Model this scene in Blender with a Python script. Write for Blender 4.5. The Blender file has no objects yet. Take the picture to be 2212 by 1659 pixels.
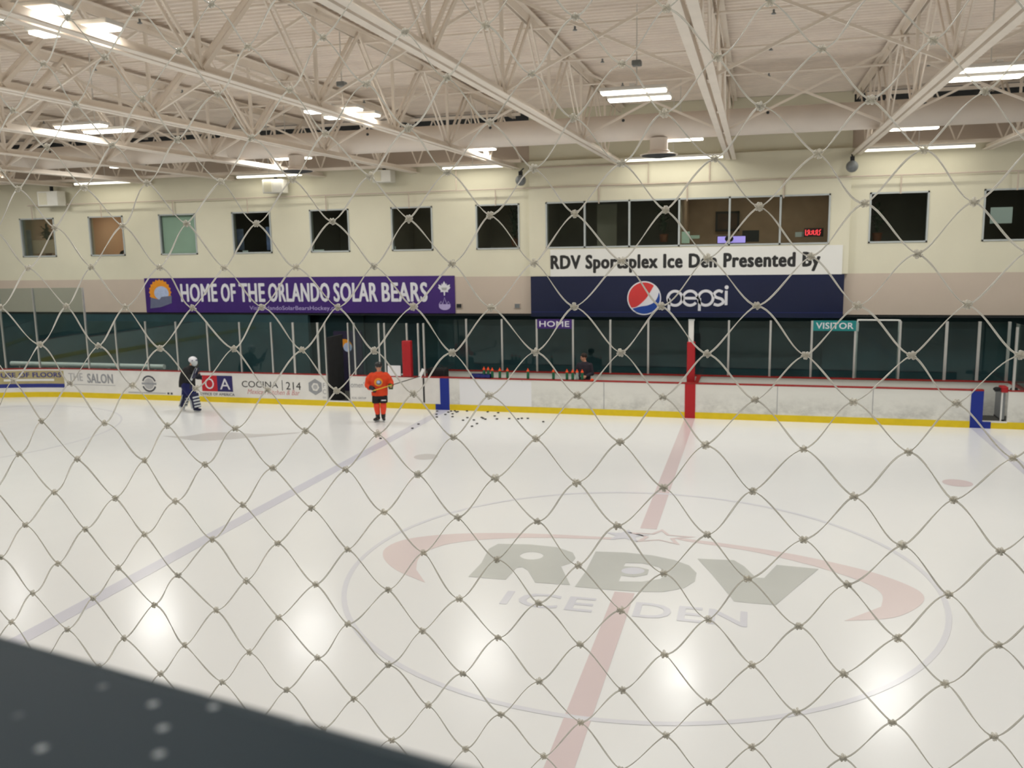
import bpy, bmesh, math, random
from mathutils import Vector, Matrix
random.seed(7)
PI = math.pi
SC = bpy.context.scene
COL = SC.collection

# ---------------------------------------------------------------- camera
CAM = Vector((1.7862, -13.5265, 5.2147)); YAW, PIT, ROL, FPX = .2701, -.156, -.0177, 1898.86
_f = Vector((-math.sin(YAW)*math.cos(PIT), math.cos(YAW)*math.cos(PIT), math.sin(PIT)))
_r0 = Vector((math.cos(YAW), math.sin(YAW), 0)); _u0 = _r0.cross(_f)
_r = _r0*math.cos(ROL)+_u0*math.sin(ROL); _u = -_r0*math.sin(ROL)+_u0*math.cos(ROL)
cd = bpy.data.cameras.new('camera'); cam = bpy.data.objects.new('camera', cd); COL.objects.link(cam)
M = Matrix.Identity(4)
for i in range(3):
    M[i][0] = _r[i]; M[i][1] = _u[i]; M[i][2] = -_f[i]; M[i][3] = CAM[i]
cam.matrix_world = M
cd.sensor_width = 36; cd.lens = 36*FPX/2212; cd.clip_start = .01; cd.clip_end = 200
cd.dof.use_dof = True; cd.dof.focus_distance = .80; cd.dof.aperture_fstop = 27
SC.camera = cam
# ---------------------------------------------------------------- world and exposure
w = bpy.data.worlds.new('world'); SC.world = w; w.use_nodes = True
w.node_tree.nodes['Background'].inputs[0].default_value = (.5, .5, .5, 1)
w.node_tree.nodes['Background'].inputs[1].default_value = .02
SC.view_settings.view_transform = 'Standard'; SC.view_settings.look = 'None'
SC.view_settings.gamma = 1; SC.view_settings.use_curve_mapping = False
SC.view_settings.exposure = 0.0
LAMP_W = 60.0          # watts of each high bay lamp
SC.cycles.max_bounces = 8; SC.cycles.diffuse_bounces = 5; SC.cycles.glossy_bounces = 4
SC.cycles.transmission_bounces = 6; SC.cycles.transparent_max_bounces = 24
SC.cycles.caustics_reflective = False; SC.cycles.caustics_refractive = False
SC.cycles.sample_clamp_indirect = 6

def ray(px, py): return _f+_r*((px-1106)/FPX)-_u*((py-829.5)/FPX)
def G(px, py, z=0.):     # photograph point on a horizontal level of the hall
    d = ray(px, py); t = (z-CAM.z)/d.z; return CAM+d*t
def V(px, py, Y):        # photograph point on a wall parallel to the long boards
    d = ray(px, py); t = (Y-CAM.y)/d.y; return CAM+d*t

# ---------------------------------------------------------------- materials
MC = {}
def mat(name, c, rough=.6, noise=0., nscale=6., metal=0., spec=.5, bump=0., coat=0., emit=None, est=0., trans=0., ior=1.45, alpha=1.):
    if name in MC: return MC[name]
    m = bpy.data.materials.new(name); m.use_nodes = True; MC[name] = m
    nt = m.node_tree; b = nt.nodes['Principled BSDF']
    b.inputs['Base Color'].default_value = (*c, 1); b.inputs['Roughness'].default_value = rough
    b.inputs['Metallic'].default_value = metal; b.inputs['Specular IOR Level'].default_value = spec
    b.inputs['IOR'].default_value = ior; b.inputs['Transmission Weight'].default_value = trans
    b.inputs['Coat Weight'].default_value = coat; b.inputs['Alpha'].default_value = alpha
    if emit: b.inputs['Emission Color'].default_value = (*emit, 1); b.inputs['Emission Strength'].default_value = est
    if noise or bump:
        tc = nt.nodes.new('ShaderNodeTexCoord'); n = nt.nodes.new('ShaderNodeTexNoise')
        n.inputs['Scale'].default_value = nscale; n.inputs['Detail'].default_value = 4
        nt.links.new(tc.outputs['Object'], n.inputs['Vector'])
        if noise:
            r = nt.nodes.new('ShaderNodeValToRGB')
            r.color_ramp.elements[0].position = .3; r.color_ramp.elements[1].position = .7
            r.color_ramp.elements[0].color = (*[max(0, x*(1-noise)) for x in c], 1)
            r.color_ramp.elements[1].color = (*[min(1, x*(1+noise*.4)) for x in c], 1)
            nt.links.new(n.outputs['Fac'], r.inputs[0]); nt.links.new(r.outputs[0], b.inputs['Base Color'])
        if bump:
            bp = nt.nodes.new('ShaderNodeBump'); bp.inputs['Strength'].default_value = bump; bp.inputs['Distance'].default_value = .02
            nt.links.new(n.outputs['Fac'], bp.inputs['Height']); nt.links.new(bp.outputs[0], b.inputs['Normal'])
    return m
def srgb(r, g, b):
    f = lambda v: (v/255/12.92) if v/255 <= .04045 else ((v/255+.055)/1.055)**2.4
    return (f(r), f(g), f(b))
def glass_mat(name, tint, mixf=.12, rough=.02):
    m = bpy.data.materials.new(name); m.use_nodes = True; nt = m.node_tree; nt.nodes.clear()
    o = nt.nodes.new('ShaderNodeOutputMaterial'); t = nt.nodes.new('ShaderNodeBsdfTransparent'); g = nt.nodes.new('ShaderNodeBsdfGlossy')
    t.inputs[0].default_value = (*tint, 1); g.inputs['Color'].default_value = (.9, .95, .93, 1); g.inputs['Roughness'].default_value = rough
    fr = nt.nodes.new('ShaderNodeFresnel'); fr.inputs[0].default_value = 1.45
    mul = nt.nodes.new('ShaderNodeMath'); mul.operation = 'MULTIPLY_ADD'; mul.inputs[1].default_value = .7; mul.inputs[2].default_value = 0.
    mx = nt.nodes.new('ShaderNodeMixShader')
    nt.links.new(fr.outputs[0], mul.inputs[0]); nt.links.new(mul.outputs[0], mx.inputs[0])
    nt.links.new(t.outputs[0], mx.inputs[1]); nt.links.new(g.outputs[0], mx.inputs[2]); nt.links.new(mx.outputs[0], o.inputs[0])
    MC[name] = m; return m
def ice_mat(name, c, noise=.03):
    m = bpy.data.materials.new(name); m.use_nodes = True; nt = m.node_tree; b = nt.nodes['Principled BSDF']
    b.inputs['Roughness'].default_value = .17; b.inputs['IOR'].default_value = 1.31; b.inputs['Specular IOR Level'].default_value = .5
    g = nt.nodes.new('ShaderNodeNewGeometry')
    n = nt.nodes.new('ShaderNodeTexNoise'); n.inputs['Scale'].default_value = .35; n.inputs['Detail'].default_value = 5
    nt.links.new(g.outputs['Position'], n.inputs['Vector'])
    r = nt.nodes.new('ShaderNodeValToRGB'); r.color_ramp.elements[0].position = .3; r.color_ramp.elements[1].position = .7
    r.color_ramp.elements[0].color = (*[x*(1-noise) for x in c], 1); r.color_ramp.elements[1].color = (*c, 1)
    nt.links.new(n.outputs['Fac'], r.inputs[0]); nt.links.new(r.outputs[0], b.inputs['Base Color'])
    n2 = nt.nodes.new('ShaderNodeTexNoise'); n2.inputs['Scale'].default_value = 2.2; n2.inputs['Detail'].default_value = 3
    nt.links.new(g.outputs['Position'], n2.inputs['Vector'])
    mr = nt.nodes.new('ShaderNodeMapRange'); mr.inputs['To Min'].default_value = .15; mr.inputs['To Max'].default_value = .23
    nt.links.new(n2.outputs['Fac'], mr.inputs['Value']); nt.links.new(mr.outputs[0], b.inputs['Roughness'])
    MC[name] = m; return m
ICE = (.81, .825, .83)
ice_mat('ice', ICE)
ice_mat('ice_red', (.69, .59, .60)); ice_mat('ice_red_faint', (.73, .64, .64)); ice_mat('ice_blue', (.64, .645, .72)); ice_mat('ice_circle', (.71, .72, .77))
ice_mat('ice_grey', (.58, .60, .58), .12); ice_mat('ice_text', (.68, .69, .75)); ice_mat('ice_smudge', (.66, .65, .64), .1)
mat('steel_white', srgb(242, 232, 220), .5, .05, 3); mat('deck_paint', srgb(240, 228, 216), .65, .08, 2)
mat('duct_paint', srgb(240, 230, 220), .55, .05, 1.5); mat('wall_cream', srgb(215, 211, 190), .85, .04, .8)
mat('wall_pinkish', srgb(196, 182, 168), .85, .04, .8); mat('wall_teal', srgb(38, 68, 74), .7, .25, 1.2)
mat('wall_plum', srgb(34, 26, 56), .6, .1, 2); mat('soffit', srgb(32, 36, 36), .8)
mat('board_white', (.76, .75, .72), .35, .06, 3); mat('panel_new', (.8, .81, .84), .3)
mat('kick_yellow', srgb(224, 196, 18), .4, .06, 5); mat('cap_red', srgb(150, 34, 30), .45, .1, 5)
mat('pad_red', srgb(172, 24, 32), .5, .06, 8); mat('paint_red', srgb(176, 22, 30), .4, .05, 4); mat('paint_blue', srgb(14, 42, 140), .4, .06, 4)
mat('aluminium', (.62, .62, .6), .35, .05, 6, metal=.7); mat('post_white', (.75, .75, .72), .4, .04)
mat('rubber', (.025, .025, .027), .8, .2, 4); mat('puck_rubber', (.03, .028, .026), .6, .2, 60)
mat('floor_rubber', srgb(70, 70, 66), .85, .2, 3); mat('floor_carpet', srgb(60, 52, 46), .95, .3, 8)
mat('frame_grey', srgb(176, 182, 182), .4, .03, 5); mat('room_dark', srgb(150, 142, 128), .9, .1, 2); mat('room_black', srgb(112, 108, 102), .9, .1, 2)
mat('room_tan', srgb(214, 186, 160), .85, .05, 2); mat('room_amber', srgb(176, 154, 132), .85, .12, 3)
mat('banner_purple', srgb(62, 32, 112), .42, .12, 1.3); mat('banner_navy', srgb(14, 24, 60), .4, .1, 1.2)
mat('sign_white', srgb(226, 226, 222), .45, .03, 1); mat('ink_white', srgb(222, 222, 228), .5, .03, 4); mat('ink_black', (.02, .02, .02), .5, .2, 9)
mat('ink_grey', srgb(150, 152, 156), .5, .1, 9); mat('ink_soft_grey', srgb(176, 176, 178), .5, .1, 9); mat('ink_dark', srgb(70, 72, 80), .5, .1, 9)
mat('ink_rose', srgb(200, 140, 140), .5, .1, 9); mat('ink_blue', srgb(40, 50, 130), .5, .1, 9); mat('ink_lilac', srgb(186, 172, 220), .5, .1, 9)
mat('ad_gold', srgb(176, 164, 120), .45, .12, 4); mat('ad_red', srgb(188, 26, 40), .45, .06, 6); mat('ad_navy', srgb(44, 40, 100), .45, .06, 6)
mat('sun_orange', srgb(226, 146, 34), .5, .1, 8); mat('ribbon_slate', srgb(104, 110, 136), .5, .1, 8); mat('pale_blue', srgb(176, 190, 222), .5, .15, 8)
mat('logo_red', srgb(206, 56, 56), .45, .04, 5); mat('logo_blue', srgb(24, 66, 150), .45, .04, 5)
mat('teal_sign', srgb(20, 126, 126), .45, .05, 5)
mat('lamp_lens', (.9, .88, .8), .4, .02, 3, emit=(1., .95, .82), est=9.); mat('strip_lens', (.9, .88, .8), .4, .02, 3, emit=(1., .95, .8), est=3.2)
mat('lamp_shell', (.72, .7, .66), .5, .03, 4)
mat('office_lens', (.9, .88, .8), .4, .02, 3, emit=(1., .93, .78), est=5.)
mat('screen_violet', (.4, .3, .8), .3, .02, 5, emit=(.50, .38, 1.), est=.85); mat('neon_red', (.8, .1, .1), .3, .02, 5, emit=(1., .06, .08), est=1.6)
mat('blind_green', srgb(206, 226, 208), .7, .05, 3); mat('curtain_and_reflection_blue', srgb(190, 205, 240), .7, .25, 5)
mat('plant_green', srgb(40, 60, 40), .8, .3, 12); mat('paper', srgb(214, 222, 220), .7, .03, 5); mat('wood_brown', srgb(120, 66, 42), .5, .25, 8)
mat('chair_dark', srgb(38, 38, 40), .6, .2, 8); mat('photo_dark', srgb(80, 56, 44), .5, .5, 5)
mat('diffuser_dark', (.05, .055, .06), .6, .2, 8); mat('speaker_grey', srgb(120, 124, 126), .4, .1, 10); mat('box_white', (.75, .74, .68), .5, .04, 5)
mat('bottle_green', srgb(20, 92, 62), .35, .1, 10); mat('bottle_cap', srgb(232, 80, 30), .4, .05, 10); mat('bottle_clear', srgb(150, 165, 160), .25, .1, 10); mat('carrier_blue', srgb(24, 34, 110), .45, .1, 9)
mat('skin', srgb(196, 146, 120), .55, .08, 20, spec=.3); mat('hair', srgb(46, 30, 22), .7, .3, 40)
mat('jersey_orange', srgb(214, 66, 26), .8, .12, 9, bump=.3); mat('sock_orange', srgb(232, 74, 46), .8, .1, 9)
mat('cloth_black', (.012, .012, .013), .85, .3, 9, bump=.3); mat('cloth_plum', srgb(44, 38, 48), .85, .2, 9, bump=.3)
mat('cloth_navy', srgb(20, 26, 84), .8, .2, 9, bump=.3); mat('helmet_black', (.015, .015, .016), .3, .1, 9); mat('helmet_white', srgb(226, 226, 232), .35, .05, 9)
mat('glove_dark', srgb(30, 34, 48), .7, .2, 20); mat('glove_green', srgb(60, 76, 34), .7, .35, 30); mat('skate_black', srgb(40, 42, 42), .5, .3, 20)
mat('pad_white', srgb(196, 202, 204), .5, .1, 9); mat('pad_navy', srgb(24, 28, 66), .5, .3, 18); mat('steel', (.7, .7, .7), .25, .03, 9, metal=.9)
mat('stick_shaft', srgb(60, 56, 48), .45, .6, 30); mat('stick_yellow', srgb(206, 190, 60), .45, .05, 9); mat('tape_white', (.8, .8, .8), .7, .05, 9)
glass_mat('rink_glass', (.80, .87, .86)); glass_mat('window_glass', (.86, .90, .88), .1)
# monofilament of the net: cloudy plastic, partly see-through
def filament(name, tint, fac):
    m = bpy.data.materials.new(name); m.use_nodes = True; nt = m.node_tree; nt.nodes.clear()
    o = nt.nodes.new('ShaderNodeOutputMaterial'); t = nt.nodes.new('ShaderNodeBsdfTransparent'); t.inputs[0].default_value = (*tint, 1)
    p = nt.nodes.new('ShaderNodeBsdfPrincipled'); p.inputs['Base Color'].default_value = (*[x*.93 for x in tint], 1); p.inputs['Roughness'].default_value = .14
    p.inputs['IOR'].default_value = 1.5; p.inputs['Coat Weight'].default_value = 1.; p.inputs['Coat Roughness'].default_value = .08
    tl = nt.nodes.new('ShaderNodeBsdfTranslucent'); tl.inputs[0].default_value = (*tint, 1)
    g = nt.nodes.new('ShaderNodeNewGeometry'); n = nt.nodes.new('ShaderNodeTexNoise'); n.inputs['Scale'].default_value = 60
    nt.links.new(g.outputs['Position'], n.inputs['Vector'])
    mr = nt.nodes.new('ShaderNodeMapRange'); mr.inputs['From Min'].default_value = .3; mr.inputs['From Max'].default_value = .7
    mr.inputs['To Min'].default_value = fac-.15; mr.inputs['To Max'].default_value = min(1, fac+.12); nt.links.new(n.outputs['Fac'], mr.inputs['Value'])
    m1 = nt.nodes.new('ShaderNodeMixShader'); m1.inputs[0].default_value = .6; m2 = nt.nodes.new('ShaderNodeMixShader')
    nt.links.new(p.outputs[0], m1.inputs[1]); nt.links.new(tl.outputs[0], m1.inputs[2])
    nt.links.new(t.outputs[0], m2.inputs[1]); nt.links.new(m1.outputs[0], m2.inputs[2]); nt.links.new(mr.outputs[0], m2.inputs[0])
    nt.links.new(m2.outputs[0], o.inputs[0]); MC[name] = m
filament('filament', (.98, .97, .94), .70); filament('filament_knot', (.98, .97, .94), .48)
# dirty rink board: smudges that belong to the plastic, more of them low down where pucks hit
def dirty_board(name, c):
    m = bpy.data.materials.new(name); m.use_nodes = True; nt = m.node_tree; b = nt.nodes['Principled BSDF']; b.inputs['Roughness'].default_value = .38
    g = nt.nodes.new('ShaderNodeNewGeometry'); mp = nt.nodes.new('ShaderNodeMapping'); mp.inputs['Scale'].default_value = (1, 1, 1.6)
    n = nt.nodes.new('ShaderNodeTexNoise'); n.inputs['Scale'].default_value = 2.6; n.inputs['Detail'].default_value = 7; n.inputs['Roughness'].default_value = .7
    nt.links.new(g.outputs['Position'], mp.inputs[0]); nt.links.new(mp.outputs[0], n.inputs['Vector'])
    s = nt.nodes.new('ShaderNodeSeparateXYZ'); nt.links.new(g.outputs['Position'], s.inputs[0])
    zr = nt.nodes.new('ShaderNodeMapRange'); zr.inputs['From Min'].default_value = .85; zr.inputs['From Max'].default_value = .3
    nt.links.new(s.outputs['Z'], zr.inputs['Value'])
    nr = nt.nodes.new('ShaderNodeMapRange'); nr.inputs['From Min'].default_value = .4; nr.inputs['From Max'].default_value = .68
    nt.links.new(n.outputs['Fac'], nr.inputs['Value'])
    mu = nt.nodes.new('ShaderNodeMath'); mu.operation = 'MULTIPLY'; nt.links.new(zr.outputs[0], mu.inputs[0]); nt.links.new(nr.outputs[0], mu.inputs[1])
    mx = nt.nodes.new('ShaderNodeMix'); mx.data_type = 'RGBA'; mx.inputs[6].default_value = (*c, 1); mx.inputs[7].default_value = (*[x*.68 for x in c], 1)
    nt.links.new(mu.outputs[0], mx.inputs[0]); nt.links.new(mx.outputs[2], b.inputs['Base Color']); MC[name] = m
dirty_board('board_scuffed', (.74, .74, .70))
# painted counter with white flecks
def ledge_mat():
    m = bpy.data.materials.new('ledge_paint'); m.use_nodes = True; nt = m.node_tree; b = nt.nodes['Principled BSDF']
    b.inputs['Roughness'].default_value = .6; b.inputs['Specular IOR Level'].default_value = .2; g = nt.nodes.new('ShaderNodeNewGeometry')
    v = nt.nodes.new('ShaderNodeTexVoronoi'); v.voronoi_dimensions = '2D'; v.inputs['Scale'].default_value = 150; nt.links.new(g.outputs['Position'], v.inputs['Vector'])
    r = nt.nodes.new('ShaderNodeValToRGB'); r.color_ramp.elements[0].position = .05; r.color_ramp.elements[0].color = (1, 1, 1, 1)
    r.color_ramp.elements[1].position = .10; r.color_ramp.elements[1].color = (0, 0, 0, 1); nt.links.new(v.outputs['Distance'], r.inputs[0])
    n = nt.nodes.new('ShaderNodeTexNoise'); n.inputs['Scale'].default_value = 40; nt.links.new(g.outputs['Position'], n.inputs['Vector'])
    r2 = nt.nodes.new('ShaderNodeValToRGB'); r2.color_ramp.elements[0].position = .48; r2.color_ramp.elements[1].position = .6; nt.links.new(n.outputs['Fac'], r2.inputs[0])
    mu = nt.nodes.new('ShaderNodeMath'); mu.operation = 'MULTIPLY'; nt.links.new(r.outputs[0], mu.inputs[0]); nt.links.new(r2.outputs[0], mu.inputs[1])
    n3 = nt.nodes.new('ShaderNodeTexNoise'); n3.inputs['Scale'].default_value = 9; nt.links.new(g.outputs['Position'], n3.inputs['Vector'])
    r3 = nt.nodes.new('ShaderNodeValToRGB'); r3.color_ramp.elements[0].color = (*srgb(26, 46, 58), 1); r3.color_ramp.elements[1].color = (*srgb(38, 60, 74), 1)
    nt.links.new(n3.outputs['Fac'], r3.inputs[0])
    mx = nt.nodes.new('ShaderNodeMix'); mx.data_type = 'RGBA'; nt.links.new(r3.outputs[0], mx.inputs[6]); mx.inputs[7].default_value = (.45, .5, .55, 1)
    nt.links.new(mu.outputs[0], mx.inputs[0]); nt.links.new(mx.outputs[2], b.inputs['Base Color']); MC['ledge_paint'] = m
ledge_mat()

# ---------------------------------------------------------------- mesh helpers
class MB:
    def __init__(s): s.v = []; s.f = []
    def add(s, vs, fs):
        o = len(s.v); s.v += [tuple(x) for x in vs]; s.f += [tuple(i+o for i in q) for q in fs]; return s
    def box(s, x0, x1, y0, y1, z0, z1):
        return s.add([(x0,y0,z0),(x1,y0,z0),(x1,y1,z0),(x0,y1,z0),(x0,y0,z1),(x1,y0,z1),(x1,y1,z1),(x0,y1,z1)],
                     [(0,3,2,1),(4,5,6,7),(0,1,5,4),(1,2,6,5),(2,3,7,6),(3,0,4,7)])
    def bar(s, a, b, w, h, up=Vector((0, 0, 1))):
        a, b = Vector(a), Vector(b); d = (b-a).normalized()
        if abs(d.dot(up)) > .98: up = Vector((0, 1, 0))
        x = d.cross(up).normalized()*w/2; y = x.cross(d).normalized()*h/2
        vs = [a-x-y, a+x-y, a+x+y, a-x+y, b-x-y, b+x-y, b+x+y, b-x+y]
        return s.add(vs, [(0,1,2,3),(4,7,6,5),(0,4,5,1),(1,5,6,2),(2,6,7,3),(3,7,4,0)])
    def tube(s, pts, r, n=8, cap=True):
        pts = [Vector(p) for p in pts]; rs = r if isinstance(r, (list, tuple)) else [r]*len(pts); vs = []; fs = []; px = None
        for i, p in enumerate(pts):
            d = (pts[min(i+1, len(pts)-1)]-pts[max(i-1, 0)]).normalized()
            if px is None: px = d.orthogonal().normalized()
            x = (px-d*px.dot(d)).normalized(); px = x; y = d.cross(x)
            for k in range(n):
                a = 2*PI*k/n; vs.append(p+(x*math.cos(a)+y*math.sin(a))*rs[i])
        for i in range(len(pts)-1):
            for k in range(n):
                k2 = (k+1) % n; fs.append((i*n+k, i*n+k2, (i+1)*n+k2, (i+1)*n+k))
        if cap: fs.append(tuple(range(n))[::-1]); fs.append(tuple((len(pts)-1)*n+k for k in range(n)))
        return s.add(vs, fs)
    def lathe(s, c, prof, n=20, axis='z'):
        vs = []; fs = []; c = Vector(c)
        for r, h in prof:
            for k in range(n):
                a = 2*PI*k/n
                if axis == 'z': vs.append(c+Vector((r*math.cos(a), r*math.sin(a), h)))
                else: vs.append(c+Vector((r*math.cos(a), h, r*math.sin(a))))
        m = len(prof)
        for i in range(m-1):
            for k in range(n):
                k2 = (k+1) % n; fs.append((i*n+k, i*n+k2, (i+1)*n+k2, (i+1)*n+k))
        fs.append(tuple(range(n))[::-1]); fs.append(tuple((m-1)*n+k for k in range(n)))
        return s.add(vs, fs)
    def ball(s, c, r, n=10, m=7, sc=(1, 1, 1)):
        c = Vector(c); vs = [c+Vector((0, 0, r*sc[2]))]; fs = []
        for i in range(1, m):
            t = PI*i/m
            for k in range(n):
                a = 2*PI*k/n; vs.append(c+Vector((math.sin(t)*math.cos(a)*r*sc[0], math.sin(t)*math.sin(a)*r*sc[1], math.cos(t)*r*sc[2])))
        vs.append(c-Vector((0, 0, r*sc[2]))); L = len(vs)-1
        for k in range(n): fs.append((0, 1+k, 1+(k+1) % n)); fs.append((L, L-n+(k+1) % n, L-n+k))
        for i in range(m-2):
            for k in range(n):
                a = 1+i*n+k; b = 1+i*n+(k+1) % n; fs.append((a, a+n, b+n, b))
        return s.add(vs, fs)
    def build(s, name, m, parent=None, smooth=False, bevel=0.):
        me = bpy.data.meshes.new(name); me.from_pydata(s.v, [], s.f); me.validate(); me.update()
        if smooth:
            for p in me.polygons: p.use_smooth = True
        o = bpy.data.objects.new(name, me); COL.objects.link(o)
        me.materials.append(MC[m] if isinstance(m, str) else m)
        if parent: o.parent = parent
        if bevel:
            b = o.modifiers.new('b', 'BEVEL'); b.width = bevel; b.segments = 2; b.limit_method = 'ANGLE'
        return o
def tag(o, label=None, cat=None, group=None, kind=None):
    if label: o['label'] = label
    if cat: o['category'] = cat
    if group: o['group'] = group
    if kind: o['kind'] = kind
    return o
def empty(name, loc=(0, 0, 0), label=None, cat=None, group=None, kind=None):
    o = bpy.data.objects.new(name, None); COL.objects.link(o); o.location = loc; o.empty_display_size = .1
    return tag(o, label, cat, group, kind)
def kids(o): return [c for c in KID.get(o.name, [])] if False else list(o.children)
def dup(root, loc=None, label=None, rz=None):
    def cp(o, par):
        c = o.copy(); COL.objects.link(c); c.parent = par
        for ch in list(o.children): cp(ch, c)
        return c
    r = cp(root, None)
    if loc is not None: r.location = loc
    if rz is not None: r.rotation_euler.z = rz
    if label: r['label'] = label
    return r
ORD = ['first', 'second', 'third', 'fourth', 'fifth', 'sixth', 'seventh', 'eighth', 'ninth', 'tenth', 'eleventh', 'twelfth', 'thirteenth',
       'fourteenth', 'fifteenth', 'sixteenth', 'seventeenth', 'eighteenth', 'nineteenth', 'twentieth']
ORD += ['twenty-'+x for x in ORD[:9]]+['thirtieth']+['thirty-'+x for x in ORD[:9]]

# flat artwork: 2D points (u,w) put on a wall (x=u, z=w, facing -y) or on the ice (x=u, y=w)
def poly_obj(name, loops, m, y=None, z=None, parent=None, th=.004):
    """filled outline with holes; loops of (u,w)"""
    cu = bpy.data.curves.new(name, 'CURVE'); cu.dimensions = '2D'; cu.fill_mode = 'BOTH'; cu.extrude = th/2
    for lp in loops:
        sp = cu.splines.new('POLY'); sp.points.add(len(lp)-1); sp.use_cyclic_u = True
        for i, (a, b) in enumerate(lp): sp.points[i].co = (a, b, 0, 1)
    return _flat(cu, name, m, y, z, parent)
def _flat(cu, name, m, y, z, parent, fit=None, fat=0.):
    t = bpy.data.objects.new('tmp', cu); COL.objects.link(t)
    bpy.context.view_layer.update()
    me = bpy.data.meshes.new_from_object(t.evaluated_get(bpy.context.evaluated_depsgraph_get())); COL.objects.unlink(t); bpy.data.objects.remove(t)
    if fit and len(me.vertices):
        x0, x1, w0, w1 = fit; xs = [v.co.x for v in me.vertices]; ys = [v.co.y for v in me.vertices]
        a0, a1, b0, b1 = min(xs), max(xs), min(ys), max(ys)
        for v in me.vertices:
            v.co.x = x0+(v.co.x-a0)/(a1-a0)*(x1-x0); v.co.y = w0+(v.co.y-b0)/(b1-b0)*(w1-w0)
    if fat:
        if fit:
            kx = 1-2*fat/(fit[1]-fit[0]); mx_ = (fit[0]+fit[1])/2; kz = 1-1.6*fat/(fit[3]-fit[2]); mz_ = (fit[2]+fit[3])/2
            for v in me.vertices: v.co.x = mx_+(v.co.x-mx_)*kx; v.co.y = mz_+(v.co.y-mz_)*kz
        V0 = [tuple(v.co) for v in me.vertices]; F0 = [tuple(p.vertices) for p in me.polygons]; mm = MB()
        for i, (da, db) in enumerate(((-1, 0), (1, 0), (0, -.8), (0, .8), (.7, .6), (-.7, -.6), (.7, -.6), (-.7, .6))): mm.add([(a+da*fat, b+db*fat, c+i*.00005) for a, b, c in V0], F0)
        me = bpy.data.meshes.new(name); me.from_pydata(mm.v, [], mm.f)
    for v in me.vertices:
        a, b, c = v.co
        v.co = (a, y-c, b) if y is not None else (a, b, z+c)
    me.materials.clear(); me.materials.append(MC[m]); me.update()
    o = bpy.data.objects.new(name, me); COL.objects.link(o)
    if parent: o.parent = parent
    return o
def text_obj(name, s, m, fit, bold=0., y=None, z=None, parent=None, th=.004, shear=0.):
    cu = bpy.data.curves.new(name, 'FONT'); cu.body = s; cu.size = 1; cu.offset = bold; cu.extrude = th/2; cu.shear = shear
    cu.offset = 0; cu.space_character = 1+bold*2.2; cu.resolution_u = 3
    return _flat(cu, name, m, y, z, parent, fit, bold*(fit[3]-fit[2]))
def arc(cx, cy, r, a0, a1, n=24, ry=None):
    ry = ry or r
    return [(cx+r*math.cos(a0+(a1-a0)*i/n), cy+ry*math.sin(a0+(a1-a0)*i/n)) for i in range(n+1)]
def ribbon(pts, w):
    L = []; R = []
    for i, p in enumerate(pts):
        a = pts[max(i-1, 0)]; b = pts[min(i+1, len(pts)-1)]; dx, dy = b[0]-a[0], b[1]-a[1]; l = math.hypot(dx, dy) or 1
        ww = w[i]/2 if isinstance(w, list) else w/2
        L.append((p[0]-dy/l*ww, p[1]+dx/l*ww)); R.append((p[0]+dy/l*ww, p[1]-dx/l*ww))
    return L+R[::-1]
def smooth_pts(pts, k=6):
    out = []; P = [pts[0]]+list(pts)+[pts[-1]]
    for i in range(1, len(P)-2):
        for j in range(k):
            t = j/k; a, b, c, d = P[i-1], P[i], P[i+1], P[i+2]
            out.append(tuple(.5*((2*b[q])+(-a[q]+c[q])*t+(2*a[q]-5*b[q]+4*c[q]-d[q])*t*t+(-a[q]+3*b[q]-3*c[q]+d[q])*t**3) for q in (0, 1)))
    out.append(tuple(pts[-1])); return out

# ================================================================ the hall
BY = 12.876            # inner face of the far boards
WY = 16.3              # face of the far wall
# --- ice
floor = MB().box(-30.48, 30.48, -BY, BY, -.05, 0).build('floor', 'ice'); tag(floor, kind='structure')
def mark(name, loops, m, zz=.003): return poly_obj(name, loops, m, z=zz, parent=floor, th=.001)
rect = lambda x0, x1, y0, y1: [(x0, y0), (x1, y0), (x1, y1), (x0, y1)]
mark('center_line', [rect(-.152, .152, 2.2, BY)], 'ice_red'); mark('center_line', [rect(-.152, .152, -BY, -.9)], 'ice_red')
mark('blue_line', [rect(-7.95, -7.65, -BY, BY)], 'ice_blue'); mark('blue_line', [rect(7.65, 7.95, -BY, BY)], 'ice_blue')
mark('center_circle', [arc(0, 0, 4.61, 0, 2*PI, 120)[:-1], arc(0, 0, 4.53, 0, 2*PI, 120)[:-1]], 'ice_circle', .0035)
for x in (-6.1, 6.1): mark('faceoff_dot', [arc(x, 6.7, .3, 0, 2*PI, 32)[:-1]], 'ice_red' if x > 0 else 'ice_smudge')
mark('faceoff_dot', [arc(-6.1, -6.7, .3, 0, 2*PI, 32)[:-1]], 'ice_red'); mark('faceoff_dot', [arc(6.1, -6.7, .3, 0, 2*PI, 32)[:-1]], 'ice_red')
for x, nm in ((-.1, 0),):
    pass
def gp(L, ox): return [tuple(G(ox+x/2.765, 880+y/2.765).xy) for x, y in L]
def gel(cx, cy, rx, ry, ox, n=22): return gp([(cx+rx*math.cos(2*PI*k/n), cy+ry*math.sin(2*PI*k/n)) for k in range(n)], ox)
mark('lettering', [gp([(862, 1012), (940, 930), (985, 845), (1040, 816), (1230, 820), (1390, 836), (1485, 868), (1503, 902), (1478, 930), (1415, 950), (1440, 1000), (1470, 1062), (1262, 1047), (1218, 975), (1185, 955), (1150, 958), (1085, 1030)], 700), gel(1240, 887, 70, 23, 700)], 'ice_grey', .004)
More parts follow.
